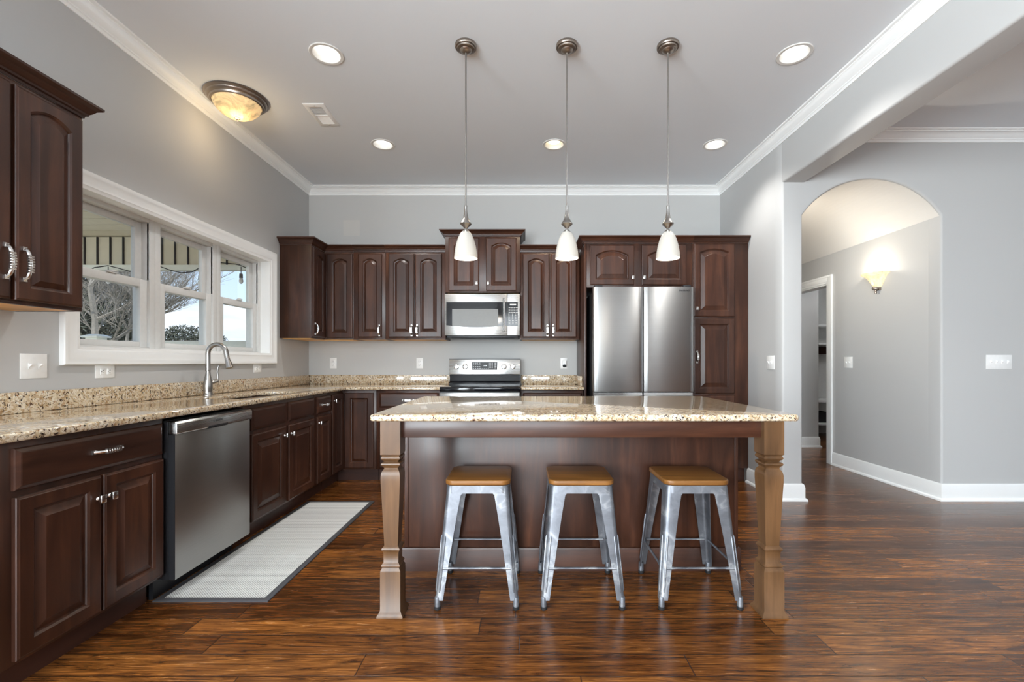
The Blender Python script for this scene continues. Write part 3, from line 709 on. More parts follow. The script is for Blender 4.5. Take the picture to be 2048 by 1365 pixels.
fronts(t, [('door', .036, .343, 1.875, 2.412, {'arch': AR, 'h': ('knob', .322, 1.95)}), ('door', .416, .724, 1.875, 2.412, {'arch': AR, 'h': ('knob', .437, 1.95)})])
crown_part(t, [(0, .345), (0, 0), (.76, 0), (.76, .345)], 2.43, 1, .9)
t = thing('wall_cabinet', 'two-door wall cabinet between microwave and refrigerator', 'cabinet', (-.028, 4.645, 0), 0, g_up)
upper(t, .609, .300, 1.383, 2.28)
fronts(t, [('door', .025, .298, 1.405, 2.262, {'arch': AR, 'h': ('vpull', .277, 1.475)}), ('door', .314, .575, 1.405, 2.262, {'arch': AR, 'h': ('vpull', .336, 1.475)})]); crown_part(t, [(0, 0), (.609, 0)], 2.28)
t = thing('refrigerator_cabinet', 'dark cabinet over the refrigerator with two wide low arched doors and a full-height side panel', 'cabinet', (.587, 4.325, 0), 0, 'tall cabinets around the refrigerator')
MB().box(.0215, 1.03, 0, .62, 1.866, 2.285).build('carcass', M_CAB, t, bevel=.001)
MB().box(0, .02, -.002, .62, 0, 2.285).build('side_panel', M_CAB, t, bevel=.001)
fronts(t, [('door', .052, .472, 1.886, 2.268, {'arch': .045, 'h': ('knob', .455, 1.955)}), ('door', .545, .968, 1.886, 2.268, {'arch': .045, 'h': ('knob', .563, 1.955)})])
crown_part(t, [(0, .262), (0, 0), (1.032, 0)], 2.285)
t = thing('pantry_cabinet', 'tall pantry cabinet right of the refrigerator with stacked doors', 'cabinet', (1.620, 4.325, 0), 0, 'tall cabinets around the refrigerator')
MB().box(0, .532, 0, .62, .137, 2.285).build('carcass', M_CAB, t, bevel=.001)
MB().box(.002, .53, .07, .62, 0, .137).build('toe_kick', M_TOE, t)
fronts(t, [('door', .010, .396, 1.585, 2.283, {'arch': AR, 'h': ('knob', .035, 1.66)}), ('door', .010, .396, .85, 1.565, {'h': ('vpull', .035, 1.20)}), ('door', .010, .396, .15, .832, {'h': ('knob', .035, .77)})])
crown_part(t, [(0, 0), (.532, 0)], 2.285)

# ------------------------------------------------------------------ worktops
def ctop(mb, name, root): return mb.build(name, M_GRANITE, root, bevel=.010, seg=3, ang=50)
t = thing('granite_countertop', 'L-shaped speckled cream granite worktop along the left and back walls', 'countertop', (-1.687, 4.295, .884))
MT = T(1.687, -4.295, -.884)
def rrect(x0, x1, y0, y1, r, n=8):
    pts = []
    for cx, cy, a in ((x1 - r, y1 - r, 0), (x0 + r, y1 - r, 90), (x0 + r, y0 + r, 180), (x1 - r, y0 + r, 270)):
        for i in range(n + 1):
            q = math.radians(a + 90 * i / n); pts.append((cx + r * math.cos(q), cy + r * math.sin(q)))
    return pts
sinkh = rrect(-2.09, -1.775, 2.90, 3.66, .12)
mb = holed_slab([(-2.341, 1.42), (-1.687, 1.42), (-1.687, 4.295), (-.792, 4.295), (-.792, 4.948), (-2.341, 4.948)], [sinkh], lambda u, v, d: MT @ Vector((u, v, .884 + d)), .03)
mb.build('worktop', M_GRANITE, t, bevel=.009, seg=3, edges=lambda e: len(e.link_faces) == 2 and e.calc_face_angle(0) > 1.2 and abs(e.verts[0].co.z - e.verts[1].co.z) < 1e-5)
MB(MT).box(-2.341, -2.321, 1.42, 4.948, .9142, 1.012).box(-2.3205, -.792, 4.928, 4.948, .9142, 1.012).build('backsplash', M_GRANITE, t, bevel=.003)
t = thing('granite_countertop', 'short speckled cream granite worktop between the range and the refrigerator panel', 'countertop', (-.022, 4.295, .884))
ctop(MB().box(0, .606, 0, .653, 0, .03), 'worktop', t)
MB().box(0, .606, .633, .653, .0302, .128).box(.587, .606, .16, .632, .0302, .128).build('backsplash', M_GRANITE, t, bevel=.003)

# sink
t = thing('kitchen_sink', 'stainless steel undermount sink let into the granite below the window', 'sink', (-1.93, 3.28, .70))
MT = T(1.93, -3.28, -.70)
L = []
for ins, z, rr in ((-.015, .883, .13), (.0, .882, .12), (.004, .80, .12), (.012, .72, .11), (.04, .70, .09)):
    L.append([(x, y, z) for x, y in rrect(-2.09 + ins, -1.775 - ins, 2.90 + ins, 3.66 - ins, rr)])
MB(MT).rings(L, False, True).build('basin', M_SINK, t)
MB(MT).lathe([(0, .704), (.03, .704), (.04, .702)], 20, T(-1.93, 3.28, 0)).build('drain', M_CHROME, t)
# faucet
fx, fy = -2.228, 3.20
t = thing('kitchen_faucet', 'brushed nickel gooseneck faucet with pull-down sprayer standing behind the sink', 'faucet', (fx, fy, .914))
MB().lathe([(0, 0), (.031, 0), (.031, .006), (.027, .012), (.026, .03), (.030, .055), (.029, .085), (.022, .12), (.016, .155), (.0135, .175), (.017, .178), (.017, .184), (.0135, .187), (.0, .187)], 24).build('body', M_NICKEL, t)
pts = [(0, 0, .18), (0, 0, .25)]
for i in range(13):
    a = PI - i * (PI * 1.0) / 12; pts.append((.068 + .068 * math.cos(a), -.01 * (i / 12), .295 + .068 * math.sin(a)))
pts += [(.142, -.012, .27), (.150, -.014, .245)]
MB().tube(pts, .0155, 14).build('spout', M_NICKEL, t)
MB().tube([(.149, -.014, .25), (.154, -.015, .235), (.159, -.016, .215), (.165, -.018, .196)], [.017, .019, .0215, .0235], 16).build('sprayer', M_NICKEL, t)
hd = MB().tube([(.012, .012, .09), (.03, .038, .10), (.038, .05, .105)], [.014, .014, .012], 12).tube([(.036, .048, .10), (.036, .052, .13), (.032, .05, .165), (.036, .052, .20), (.042, .056, .215)], [.008, .0065, .006, .0065, .005], 10)
hd.build('lever', M_NICKEL, t)

# ------------------------------------------------------------------ island
IX0, IX1, IY0, IY1 = -.689, 1.241, 2.024, 3.132
t = thing('island_countertop', 'long rectangular speckled granite slab on top of the kitchen island', 'countertop', ((IX0 + IX1) / 2, (IY0 + IY1) / 2, .884))
hw, hd_ = (IX1 - IX0) / 2, (IY1 - IY0) / 2
MB().prism(rrect(-hw, hw, -hd_, hd_, .018, 4), 0, .031).build('slab', M_GRANITE, t, bevel=.011, seg=4, ang=50)
t = thing('kitchen_island', 'dark brown kitchen island base with two lighter square-turned legs at the seating side', 'island', (.265, 2.65, 0))
MT = T(-.265, -2.65, 0)
MB(MT).box(-.654, 1.186, 2.50, 3.10, .0, .883).build('carcass', M_CAB, t, bevel=.002)
for xa in (-.654, 1.166): MB(MT).box(xa, xa + .02, 2.495, 2.50, .13, .883).build('corner_stile', M_CAB, t, bevel=.001)
MB(MT).sweep([(0, 0), (.013, 0), (.013, .118), (.009, .127), (.0, .131)], [(-.654, 3.10), (-.654, 2.50), (1.186, 2.50), (1.186, 3.10)], 1).build('base_board', M_CABH, t)
MB(MT).box(-.565, 1.098, 2.065, 2.085, .806, .883).build('apron', M_CABH, t, bevel=.002)
for xa in (-.640, 1.152): MB(MT).box(xa, xa + .02, 2.13, 2.499, .806, .883).build('apron', M_CABH, t, bevel=.002)
LEGP = [(.883, .045), (.732, .045), (.728, .040), (.724, .038), (.720, .042), (.714, .043), (.709, .041), (.704, .033), (.698, .031), (.696, .036), (.692, .042), (.686, .043), (.681, .040), (.676, .034), (.668, .031), (.664, .032), (.660, .036), (.650, .041), (.636, .0435), (.610, .0435), (.560, .041), (.45, .0365), (.36, .0325), (.316, .0305), (.312, .034), (.306, .040), (.300, .041), (.294, .037), (.286, .034), (.242, .0335), (.236, .038), (.230, .042), (.224, .042), (.220, .038), (.216, .039), (.208, .0445), (.20, .0455), (.028, .0455), (.026, .047), (.018, .050), (.008, .058), (0, .059)]
for cx in (-.599, 1.133):
    L = []
    for z, h in LEGP: L.append([(cx - h, 2.085 - h, z), (cx + h, 2.085 - h, z), (cx + h, 2.085 + h, z), (cx - h, 2.085 + h, z)])
    o = MB(MT).rings(L).build('leg', M_LEG, t); o['label'] = 'lighter brown square-turned leg with beads and tapered vase'

# ------------------------------------------------------------------ bar stools
def make_stool(label):
    t = thing('bar_stool', label, 'stool', (0, 0, 0), 0, 'metal bar stools at the island')
    hs, hf = .150, .197
    pl = rrect(-.156, .156, -.156, .156, .045, 8)
    MB().prism(pl, .568, .592).build('seat', M_SEAT, t, bevel=.006, seg=3, ang=50)
    # skirt: rounded-square pressed rim
    L = []
    for z, h, r in ((.530, .152, .04), (.566, .150, .04), (.567, .140, .035), (.564, .138, .035), (.532, .1495, .038)):
        L.append([(x, y, z) for x, y in rrect(-h, h, -h, h, r, 6)])
    MB().rings(L, wrap=True).build('seat_frame', M_GALV, t)
    zt, zb = .545, .045
    for sx in (-1, 1):
        for sy in (-1, 1):
            L = []
            for z in (.562, .545, .52, .45, .35, .25, .15, .045):
                k = (zt - z) / zt; o = .148 + (hf - .148) * k
                a = .074 - .040 * min(1, max(0, k)) ** .8
                if z > .53: a = .105 if z > .55 else .088
                r = min(.022, a * .45); th = .0035
                sec = []
                cxy = o - r
                sec.append((o - a, o)); 
                for i in range(6): q = PI / 2 - (PI / 2) * i / 5; sec.append((cxy + r * math.cos(q), cxy + r * math.sin(q)))
                sec.append((o, o - a)); sec.append((o - th, o - a))
                for i in range(6): q = (PI / 2) * i / 5; sec.append((cxy + (r - th) * math.cos(q), cxy + (r - th) * math.sin(q)))
                sec.append((o - a, o - th))
                L.append([(sx * x, sy * y, z) for x, y in sec])
            mb = MB().rings(L)
            for ax in (0, 1):     # pressed rib along each face of the leg
                pts = []
                for z in (.335, .325, .20, .09, .08):
                    k = (zt - z) / zt; o = .148 + (hf - .148) * k; u = o - .016 - .004 * (1 - k)
                    pts.append((sx * u, sy * (o + .0005), z) if ax == 0 else (sx * (o + .0005), sy * u, z))
                mb.tube(pts, [.001, .0045, .0045, .0045, .001], 8)
            lg = mb.build('leg', M_GALV, t)
            c = hf - .0145
            MB().lathe([(.0, .06), (.012, .06), (.0135, .05), (.0135, .014), (0, .014)], 14, T(sx * c, sy * c, 0)).build('foot_sleeve', M_GALV, lg)
            MB().lathe([(0, .016), (.0145, .016), (.0155, .004), (.013, 0), (0, 0)], 14, T(sx * c, sy * c, 0)).build('rubber_foot', M_RUBBER, lg)
    zz = .188; k = (zt - zz) / zt; o = .148 + (hf - .148) * k - .006; e = o - .016
    for a, b in (((-e, -o), (e, -o)), ((-e, o), (e, o)), ((-o, -e), (-o, e)), ((o, -e), (o, e))):
        p = Vector((a[0], a[1], zz)); q = Vector((b[0], b[1], zz)); pts = [p.lerp(q, s_) for s_ in (0, .06, .1, .13, .5, .87, .9, .94, 1)]
        MB().tube(pts, [.009, .009, .0085, .0066, .0066, .0066, .0085, .009, .009], 10, flat=.75).build('footrest_bar', M_GALV, t)
    for s_ in (-1, 1):
        MB().tube([(-.139, -.139 * s_, .512), (-.05, -.05 * s_, .530 + s_ * .004), (.05, .05 * s_, .530 + s_ * .004), (.139, .139 * s_, .512)], .0055, 8).build('cross_brace', M_GALV, t)
    return t
st = make_stool('metal stool with wooden seat, nearest the left island leg')
st.location = (-.215, 2.287, 0)
for x, lb in ((.279, 'metal stool with wooden seat, middle one of the three at the island'), (.827, 'metal stool with wooden seat, nearest the right island leg')):
    c = copy_tree(st); c.location = (x, 2.287, 0); c['label'] = lb

# ------------------------------------------------------------------ runner
t = thing('runner_rug', 'pale grey woven runner with charcoal binding on the floor before the left cabinets', 'rug', (-1.497, 2.943, 0))
MB().prism(rrect(-.244, .244, -.747, .747, .004, 2), .001, .007).build('woven_field', M_RUG, t)
mb = MB()
L = [[(x, y, z) for x, y in rect(-.276 + a, .276 - a, -.779 + a, .779 - a)] for a, z in ((0, .0005), (0, .006), (.003, .0085), (.029, .0085), (.032, .007), (.032, .0005))]
mb.rings(L, wrap=True).build('binding', M_RUGB, t)

# ------------------------------------------------------------------ dishwasher (faces +X)
t = thing('dishwasher', 'stainless steel dishwasher between two dark base cabinets on the left', 'dishwasher', (-1.73, 2.178, 0), LR)
MB().box(.006, .612, .004, .57, .10, .865).build('tub', M_DARK, t)
MB().box(.008, .61, -.048, .003, .095, .80).build('door_panel', M_DWST, t, bevel=.004)
MB().box(-.0, .004, -.02, .0, .1, .86).box(.0055, .0075, -.05, .0, .10, .80).build('edge_seal', M_DARK, t)
mb = MB().rings([[(.006, -.055, .800), (.612, -.055, .800), (.612, 0, .800), (.006, 0, .800)], [(.006, -.060, .806), (.612, -.060, .806), (.612, 0, .806), (.006, 0, .806)], [(.006, -.060, .852), (.612, -.060, .852), (.612, 0, .852), (.006, 0, .852)], [(.006, -.050, .862), (.612, -.050, .862), (.612, 0, .862), (.006, 0, .862)]])
cp = mb.build('control_strip', M_STEEL, t, bevel=.002)
MB().box(.225, .385, -.0605, -.05, .797, .812).build('grip_recess', M_DARK, cp, bevel=.003)
text_mesh('brand_lettering', 'BOSCH', .017, M_LETTER, cp, T(.31, -.0608, .834) @ RX(PI / 2), label='small dark BOSCH lettering')
MB().lathe([(.0055, 0), (.0055, .0008), (.0042, .0008), (.0042, 0)], 16, T(.268, -.0602, .834) @ RX(PI / 2)).build('emblem', M_LETTER, cp)
MB().box(.01, .608, .06, .08, .0, .094).build('kick_plate', M_DARK, t)

# ------------------------------------------------------------------ range
t = thing('range', 'stainless steel freestanding range with black glass cooktop against the back wall', 'stove', (-.785, 4.26, 0))
W_ = .757
MB().box(.003, W_ - .003, .02, .66, .05, .872).build('oven_body', M_DARK, t)
MB().box(.004, W_ - .004, -.008, .018, .26, .862).build('oven_door', M_STEEL, t, bevel=.004)
MB().tube([(.05, -.045, .822), (W_ - .05, -.045, .822)], .011, 12).box(.06, .08, -.045, -.008, .812, .832).box(W_ - .08, W_ - .06, -.045, -.008, .812, .832).build('oven_handle', M_CHROME, t)
MB().box(.12, W_ - .12, -.0095, -.007, .38, .70).build('oven_window', M_BLACK, t)
MB().box(.004, W_ - .004, -.006, .018, .06, .25).build('storage_drawer', M_STEEL, t, bevel=.004)
MB().rings([[(0, 0, .874), (W_, 0, .874), (W_, .56, .874), (0, .56, .874)], [(0, -.008, .882), (W_, -.008, .882), (W_, .56, .882), (0, .56, .882)], [(0, -.008, .908), (W_, -.008, .908), (W_, .56, .908), (0, .56, .908)], [(0, .004, .917), (W_, .004, .917), (W_, .56, .917), (0, .56, .917)]]).build('cooktop', M_BLACK, t, bevel=.002)
MB().box(.004, W_ - .004, .55, .60, .905, .93).rings([[(.004, .54, .93), (W_ - .004, .54, .93), (W_ - .004, .64, .93), (.004, .64, .93)], [(.004, .562, .95), (W_ - .004, .562, .95), (W_ - .004, .64, .95), (.004, .64, .95)], [(.004, .57, 1.015), (W_ - .004, .57, 1.015), (W_ - .004, .64, 1.015), (.004, .64, 1.015)]]).build('vent_riser', M_BLACK, t)
TG = T(0, .545, 1.021) @ RX(-.10)
bg_ = MB(TG).box(0, W_, 0, .06, 0, .163).build('control_panel', M_STEEL, t, bevel=.004)
MB(TG).box(-.002, W_ + .002, .0, .065, .160, .166).build('top_cap', M_DARK, bg_)
for kx in (.103, .225, .769, .892):
    kb = MB(TG).lathe([(0, 0), (.031, 0), (.030, .006), (.022, .010), (.0, .010)], 24, T(kx * W_, 0, .083) @ RX(PI / 2)).rings([[(kx * W_ - .008, -.010, .058), (kx * W_ + .008, -.010, .058), (kx * W_ + .008, -.010, .108), (kx * W_ - .008, -.010, .108)], [(kx * W_ - .005, -.026, .062), (kx * W_ + .005, -.026, .062), (kx * W_ + .005, -.026, .104), (kx * W_ - .005, -.026, .104)]]).build('knob', M_CHROME, bg_)
    m_ = MB(TG)
    for i in range(9):
        a = math.radians(-120 + 240 * i / 8); px, pz = kx * W_ + .038 * math.sin(a), .083 + .038 * math.cos(a); m_.box(px - .0012, px + .0012, -.0006, 0, pz - .0012, pz + .0012)
    m_.build('dial_marks', M_LETTER, bg_)
dp = MB(TG).box(.319 * W_, .676 * W_, -.002, 0, .046, .130).build('display', M_DARK, bg_)
m_ = MB(TG); rn = random.Random(2)
for r_ in range(4):
    for c_ in range(4):
        x = .332 * W_ + c_ * .023; z = .121 - r_ * .019; m_.box(x, x + rn.uniform(.009, .016), -.0026, -.002, z - .003, z + .002)
for r_ in range(4):
    for c_ in range(3):
        x = .56 * W_ + c_ * .017; z = .121 - r_ * .016; m_.box(x, x + .006, -.0026, -.002, z - .004, z + .002)
for c_ in range(4): m_.box(.455 * W_ + c_ * .022, .455 * W_ + c_ * .022 + .014, -.0026, -.002, .057, .062)
for z in (.118, .104, .093, .082, .071, .056): m_.box(.637 * W_, .663 * W_, -.0026, -.002, z, z + .005)
m_.build('button_legend', M_LEGEND, dp)
text_mesh('clock_digits', '10:08', .017, M_DISP, dp, TG @ T(.505 * W_, -.0028, .093) @ RX(PI / 2))
# ------------------------------------------------------------------ over-the-range microwave
t = thing('microwave', 'stainless steel over-the-range microwave with dark window, under the short cabinet', 'microwave', (-.788, 4.555, 1.420))
W_ = .757; H_ = .420
MB().box(.004, W_ - .004, .03, .385, .004, H_ - .002).build('housing', M_DARK, t)
dr = MB().box(0, .828 * W_, 0, .028, 0, H_).build('door', M_STEEL, t, bevel=.004)
gx0, gx1, gt, gb = .022 * W_, .826 * W_, H_ * .80, H_ * .215
poly = [(gx0, gt), (gx0, gb + .012)]
for i in range(13):
    a = i / 12; poly.append((gx0 + (gx1 - gx0) * a, gb + .012 - .022 * math.sin(PI * a)))
poly.append((gx1, gt))
MB().rings([[(x, .001, z) for x, z in poly], [(x, -.003, z) for x, z in poly]]).build('door_glass', M_BLACK, dr)
wp = [(.10 * W_, H_ * .635), (.10 * W_, H_ * .235)] + [(.10 * W_ + .61 * W_ * i / 8, H_ * .232 - .010 * math.sin(PI * (i / 8 * .7 + .12))) for i in range(1, 9)] + [(.71 * W_, H_ * .635)]
MB().rings([[(x, -.003, z) for x, z in wp], [(x, -.0045, z) for x, z in wp]]).build('viewing_window', M_GREYW, dr)
MB().tube([(.79 * W_, -.036, H_ * .10), (.79 * W_, -.036, H_ * .885)], .012, 14).box(.78 * W_, .80 * W_, -.036, 0, H_ * .13, H_ * .16).box(.78 * W_, .80 * W_, -.036, 0, H_ * .83, H_ * .86).build('handle', M_STEEL, dr)
MB().lathe([(0, 0), (.016, 0), (.016, .001), (0, .001)], 20, T(.505 * W_, -.0005, H_ * .095) @ RX(PI / 2) @ Matrix.Diagonal((1.1, .45, 1, 1))).build('emblem', M_CHROME, dr)
cpn = MB().box(.832 * W_, W_, 0, .028, 0, H_).build('control_panel', M_STEEL, t, bevel=.004)
kp = MB().box(.836 * W_, .972 * W_, -.003, 0, H_ * .225, H_ * .80).build('keypad', M_BLACK, cpn)
m_ = MB().box(.866 * W_, .95 * W_, -.004, -.003, H_ * .72, H_ * .755)
for r_ in range(11):
    for c_ in range(4 if r_ in (0, 1, 2, 3) else 3):
        x = .85 * W_ + c_ * (.024 if r_ < 4 else .034); z = H_ * .67 - r_ * .0165; m_.box(x, x + (.019 if r_ < 4 else .007 + .011 * (r_ > 7)), -.004, -.003, z - .004, z + .003)
m_.build('button_legend', M_LEGEND, kp)
MB().box(.02, W_ - .02, .02, .36, -.022, .003).box(.06, .30, .05, .2, -.026, -.021).box(.46, .70, .05, .2, -.026, -.021).build('vent_base', M_DARK, t, bevel=.003)

# ------------------------------------------------------------------ refrigerator
t = thing('refrigerator', 'large stainless steel four-door refrigerator between dark panels', 'refrigerator', (.632, 4.09, 0))
W_ = .912
MB().box(.012, W_ - .012, .075, .80, .03, 1.80).build('cabinet_body', M_DARK, t, bevel=.004)
def fdoor(x0, x1, z0, z1):
    n = 20; L0 = []; L1 = []
    front = []
    for i in range(n + 1):
        u = i / n; x = x0 + (x1 - x0) * u
        e = min(u, 1 - u) * (x1 - x0)
        y = -.012 * math.sin(PI * u) ** .5 * 1.0
        if e < .012: y += .004 * (1 - e / .012)
        front.append((x, y))
    prof = front + [(x1, .07), (x0, .07)]
    return MB().prism(prof, z0, z1)
fd = fdoor(.002, .4535, .884, 1.832).build('door', M_STEELV, t, bevel=.003, ang=60)
fd = fdoor(.4585, W_ - .002, .884, 1.832).build('door', M_STEELV, t, bevel=.003, ang=60)
text_mesh('brand_lettering', 'SAMSUNG', .021, M_LETTER, fd, T(.822, -.0112, 1.797) @ RX(PI / 2) , label='small dark SAMSUNG lettering')
for x0, x1 in ((.002, .4535), (.4585, W_ - .002)):
    o = fdoor(x0, x1, .06, .845).build('door', M_STEELV, t, bevel=.003, ang=60)
    MB().box(x0 + .004, x1 - .004, .012, .07, .846, .874).build('grip_channel', M_CHROME, o)
MB().box(.02, .09, .01, .09, 1.834, 1.850).box(W_ - .09, W_ - .02, .01, .09, 1.834, 1.850).build('hinge_cover', M_DARK, t, bevel=.003)
MB().box(.02, W_ - .02, .05, .09, 0, .055).build('kick_plate', M_DARK, t)

# ------------------------------------------------------------------ wall plates (local: x along wall, -y outward)
def plate(root, w_, h_):
    return MB().rings([[(x, 0, z) for x, z in rect(-w_ / 2, w_ / 2, -h_ / 2, h_ / 2)], [(x, -.003, z) for x, z in rect(-w_ / 2, w_ / 2, -h_ / 2, h_ / 2)], [(x, -.006, z) for x, z in rect(-w_ / 2 + .006, w_ / 2 - .006, -h_ / 2 + .006, h_ / 2 - .006)]]).build('cover_plate', M_PLATE, root)
def outlet(label, loc, rz, horiz=False, group='power outlets'):
    t = thing('power_outlet', label, 'outlet', loc, rz, group)
    R = RY(PI / 2) if horiz else Matrix.Identity(4)
    p = plate(t, .116 if horiz else .072, .072 if horiz else .116)
    for s_ in (-1, 1):
        q = MB(R).box(-.017, .017, -.0085, -.005, s_ * .020 - .014, s_ * .020 + .014).build('receptacle', M_PLATE, t, bevel=.002)
        MB(R).box(-.0078, -.0058, -.0092, -.0084, s_ * .02 - .002, s_ * .02 + .007).box(.0056, .0076, -.0092, -.0084, s_ * .02 - .002, s_ * .02 + .006).box(-.002, .002, -.0092, -.0084, s_ * .02 - .010, s_ * .02 - .006).build('slots', M_RUBBER, q)
    return t
def switch(label, loc, rz, n, horizontal=False):
    t = thing('light_switch', label, 'switch', loc, rz, 'light switches')
    w_ = .026 + .0465 * n
    plate(t, w_, .118)
    for i in range(n):
        x = (i - (n - 1) / 2) * .046
        MB().box(x - .006, x + .006, -.0085, -.005, -.013, .013).rings([[(x - .0045, -.006, -.006), (x + .0045, -.006, -.006), (x + .0045, -.006, .006), (x - .0045, -.006, .006)], [(x - .003, -.020, .004), (x + .003, -.020, .004), (x + .003, -.018, .010), (x - .003, -.018, .010)]]).build('toggle', M_PLATE, t)
    return t
outlet('white duplex outlet on the back wall nearest the corner', (-2.075, D, 1.14), 0)
outlet('white duplex outlet on the back wall just left of the range', (-1.130, D, 1.14), 0)
outlet('white horizontal double outlet under the left end of the window', (XL, 2.534, 1.098), LR, True)
outlet('small white horizontal outlet under the right end of the window', (XL, 3.99, 1.096), LR, True)
outlet('white duplex outlet behind the plugged-in night light', (.447, D, 1.14), 0)
t = thing('night_light', 'small white plug-in night light on the back wall outlet', 'night light', (.450, D - .0095, 1.14))
MB().rings([[(x, 0, z) for x, z in rrect(-.022, .022, -.035, .035, .012, 5)], [(x, -.022, z) for x, z in rrect(-.022, .022, -.035, .035, .012, 5)], [(x, -.028, z) for x, z in rrect(-.017, .017, -.03, .03, .01, 5)]]).build('housing', M_PLATE, t)
MB().rings([[(x, -.0275, z) for x, z in rrect(-.019, .019, -.044, -.014, .012, 5)], [(x, -.034, z) for x, z in rrect(-.016, .016, -.042, -.018, .01, 5)]]).build('sensor_lens', M_RUBBER, t)
switch('white double light switch plate on the left wall near the big cabinet', (XL, 2.165, 1.132), LR, 2)
switch('white double light switch plate on the wall beside the pantry', (XR, 3.937, 1.148), -LR, 2)
switch('white double light switch plate on the hall wall below the sconce', (HX, 4.833, 1.148), -LR, 2)
switch('wide white four-toggle switch plate right of the arch', (3.951, PY, 1.152), 0, 4)

# ------------------------------------------------------------------ ceiling fixtures
def can(x, y, warm, label):
    t = thing('recessed_light', label, 'ceiling light', (x, y, CZ), 0, 'recessed downlights in the ceiling')
    MB().lathe([(.0, 0), (.0, 0)], 4)
    MB().lathe([(.081, .004), (.100, .0005), (.102, -.003), (.098, -.006), (.082, -.005), (.079, 0), (.062, .055), (.0615, .056), (.081, .004)], 40).build('trim_ring', M_CONE, t)
    MB().lathe([(.062, .055), (.062, .085), (.062, .10), (0, .10)], 32).build('can', M_CONE, t)
    MB().lathe([(.0, .012), (.03, .013), (.046, .018), (.051, .028), (.050, .085), (0, .085)], 32).build('bulb', M_LEDW if warm else M_LED, t)
    d = bpy.data.lights.new('lamp_light', 'SPOT'); d.energy = 34; d.spot_size = math.radians(125); d.spot_blend = .7; d.shadow_soft_size = .04
    d.color = (1, .82, .6) if warm else (1, .97, .93)
    o = bpy.data.objects.new('lamp_light', d); COL.objects.link(o); o.parent = t; o.location = (0, 0, -.02)
for (x, y), wm, lb in zip(CANS, (0, 0, 0, 1, 0), ('large white recessed light in the ceiling between flush lamp and left pendant', 'white recessed light near the header beam, right of the pendants', 'white recessed light nearest the back left corner', 'warm yellow recessed light behind the middle pendant', 'white recessed light nearest the back right corner')):
    can(x, y, wm, lb)
# air vent
t = thing('ceiling_vent', 'white metal air vent with louvres in the ceiling', 'vent', (-1.55, 3.49, CZ))
L = [[(x, y, z) for x, y in rect(-a, a, -b, b)] for a, b, z in ((.080, .155, 0), (.080, .155, -.003), (.072, .147, -.008), (.048, .118, -.008), (.048, .118, .02))]
MB().rings(L, False, False).build('vent_frame', M_PLATE, t)
MB().box(-.049, .049, -.119, .119, .02, .024).build('backing', M_DARK, t)
m_ = MB()
for i in range(9): m_.box(-.048, .048, -.0010, .0010, -.0065, .0065, M=T(0, -.108 + i * .0122, 0) @ RX(-.55))
for i in range(9): m_.box(-.048, .048, -.0010, .0010, -.0065, .0065, M=T(0, .010 + i * .0122, 0) @ RX(.55))
m_.box(-.048, .048, -.004, .004, -.008, .004); m_.build('louvers', M_PLATE, t)
MB().lathe([(0, -.011), (.004, -.010), (.005, -.008)], 10, T(0, -.134, 0)).lathe([(0, -.011), (.004, -.010), (.005, -.008)], 10, T(0, .134, 0)).build('screws', M_CHROME, t)
# flush-mount lamp
t = thing('flush_ceiling_lamp', 'round flush ceiling lamp with pewter rim and amber alabaster bowl above the window wall', 'ceiling light', (-2.065, 3.27, CZ))
MB().lathe([(0, 0), (.205, 0), (.207, -.006), (.198, -.016), (.192, -.018), (.188, -.028), (.178, -.034), (.172, -.036), (.168, -.046), (.160, -.050), (.152, -.046), (.148, -.02), (0, -.02)], 56).build('rim', M_BRONZE, t)
MB().lathe([(.156, -.046), (.150, -.062), (.134, -.088), (.108, -.112), (.074, -.132), (.036, -.144), (.006, -.147), (.006, -.144), (.036, -.141), (.072, -.129), (.105, -.110), (.130, -.086), (.146, -.062), (.151, -.046)], 48).build('glass_bowl', M_ALAB, t)
MB().lathe([(0, -.140), (.014, -.142), (.020, -.148), (.013, -.153), (.006, -.156), (.008, -.161), (.005, -.167), (0, -.169)], 16).build('finial', M_BRONZE, t)
for dx, dy in ((-.05, .02), (.055, -.03)):
    MB().lathe([(0, -.03), (.012, -.035), (.02, -.06), (.022, -.075), (.014, -.093), (0, -.098)], 14, T(dx, dy, 0)).build('bulb', M_BULB, t)
d = bpy.data.lights.new('lamp_light', 'POINT'); d.energy = 2.6; d.color = (1, .76, .46); d.shadow_soft_size = .1
o = bpy.data.objects.new('lamp_light', d); COL.objects.link(o); o.parent = t; o.location = (0, 0, -.20)
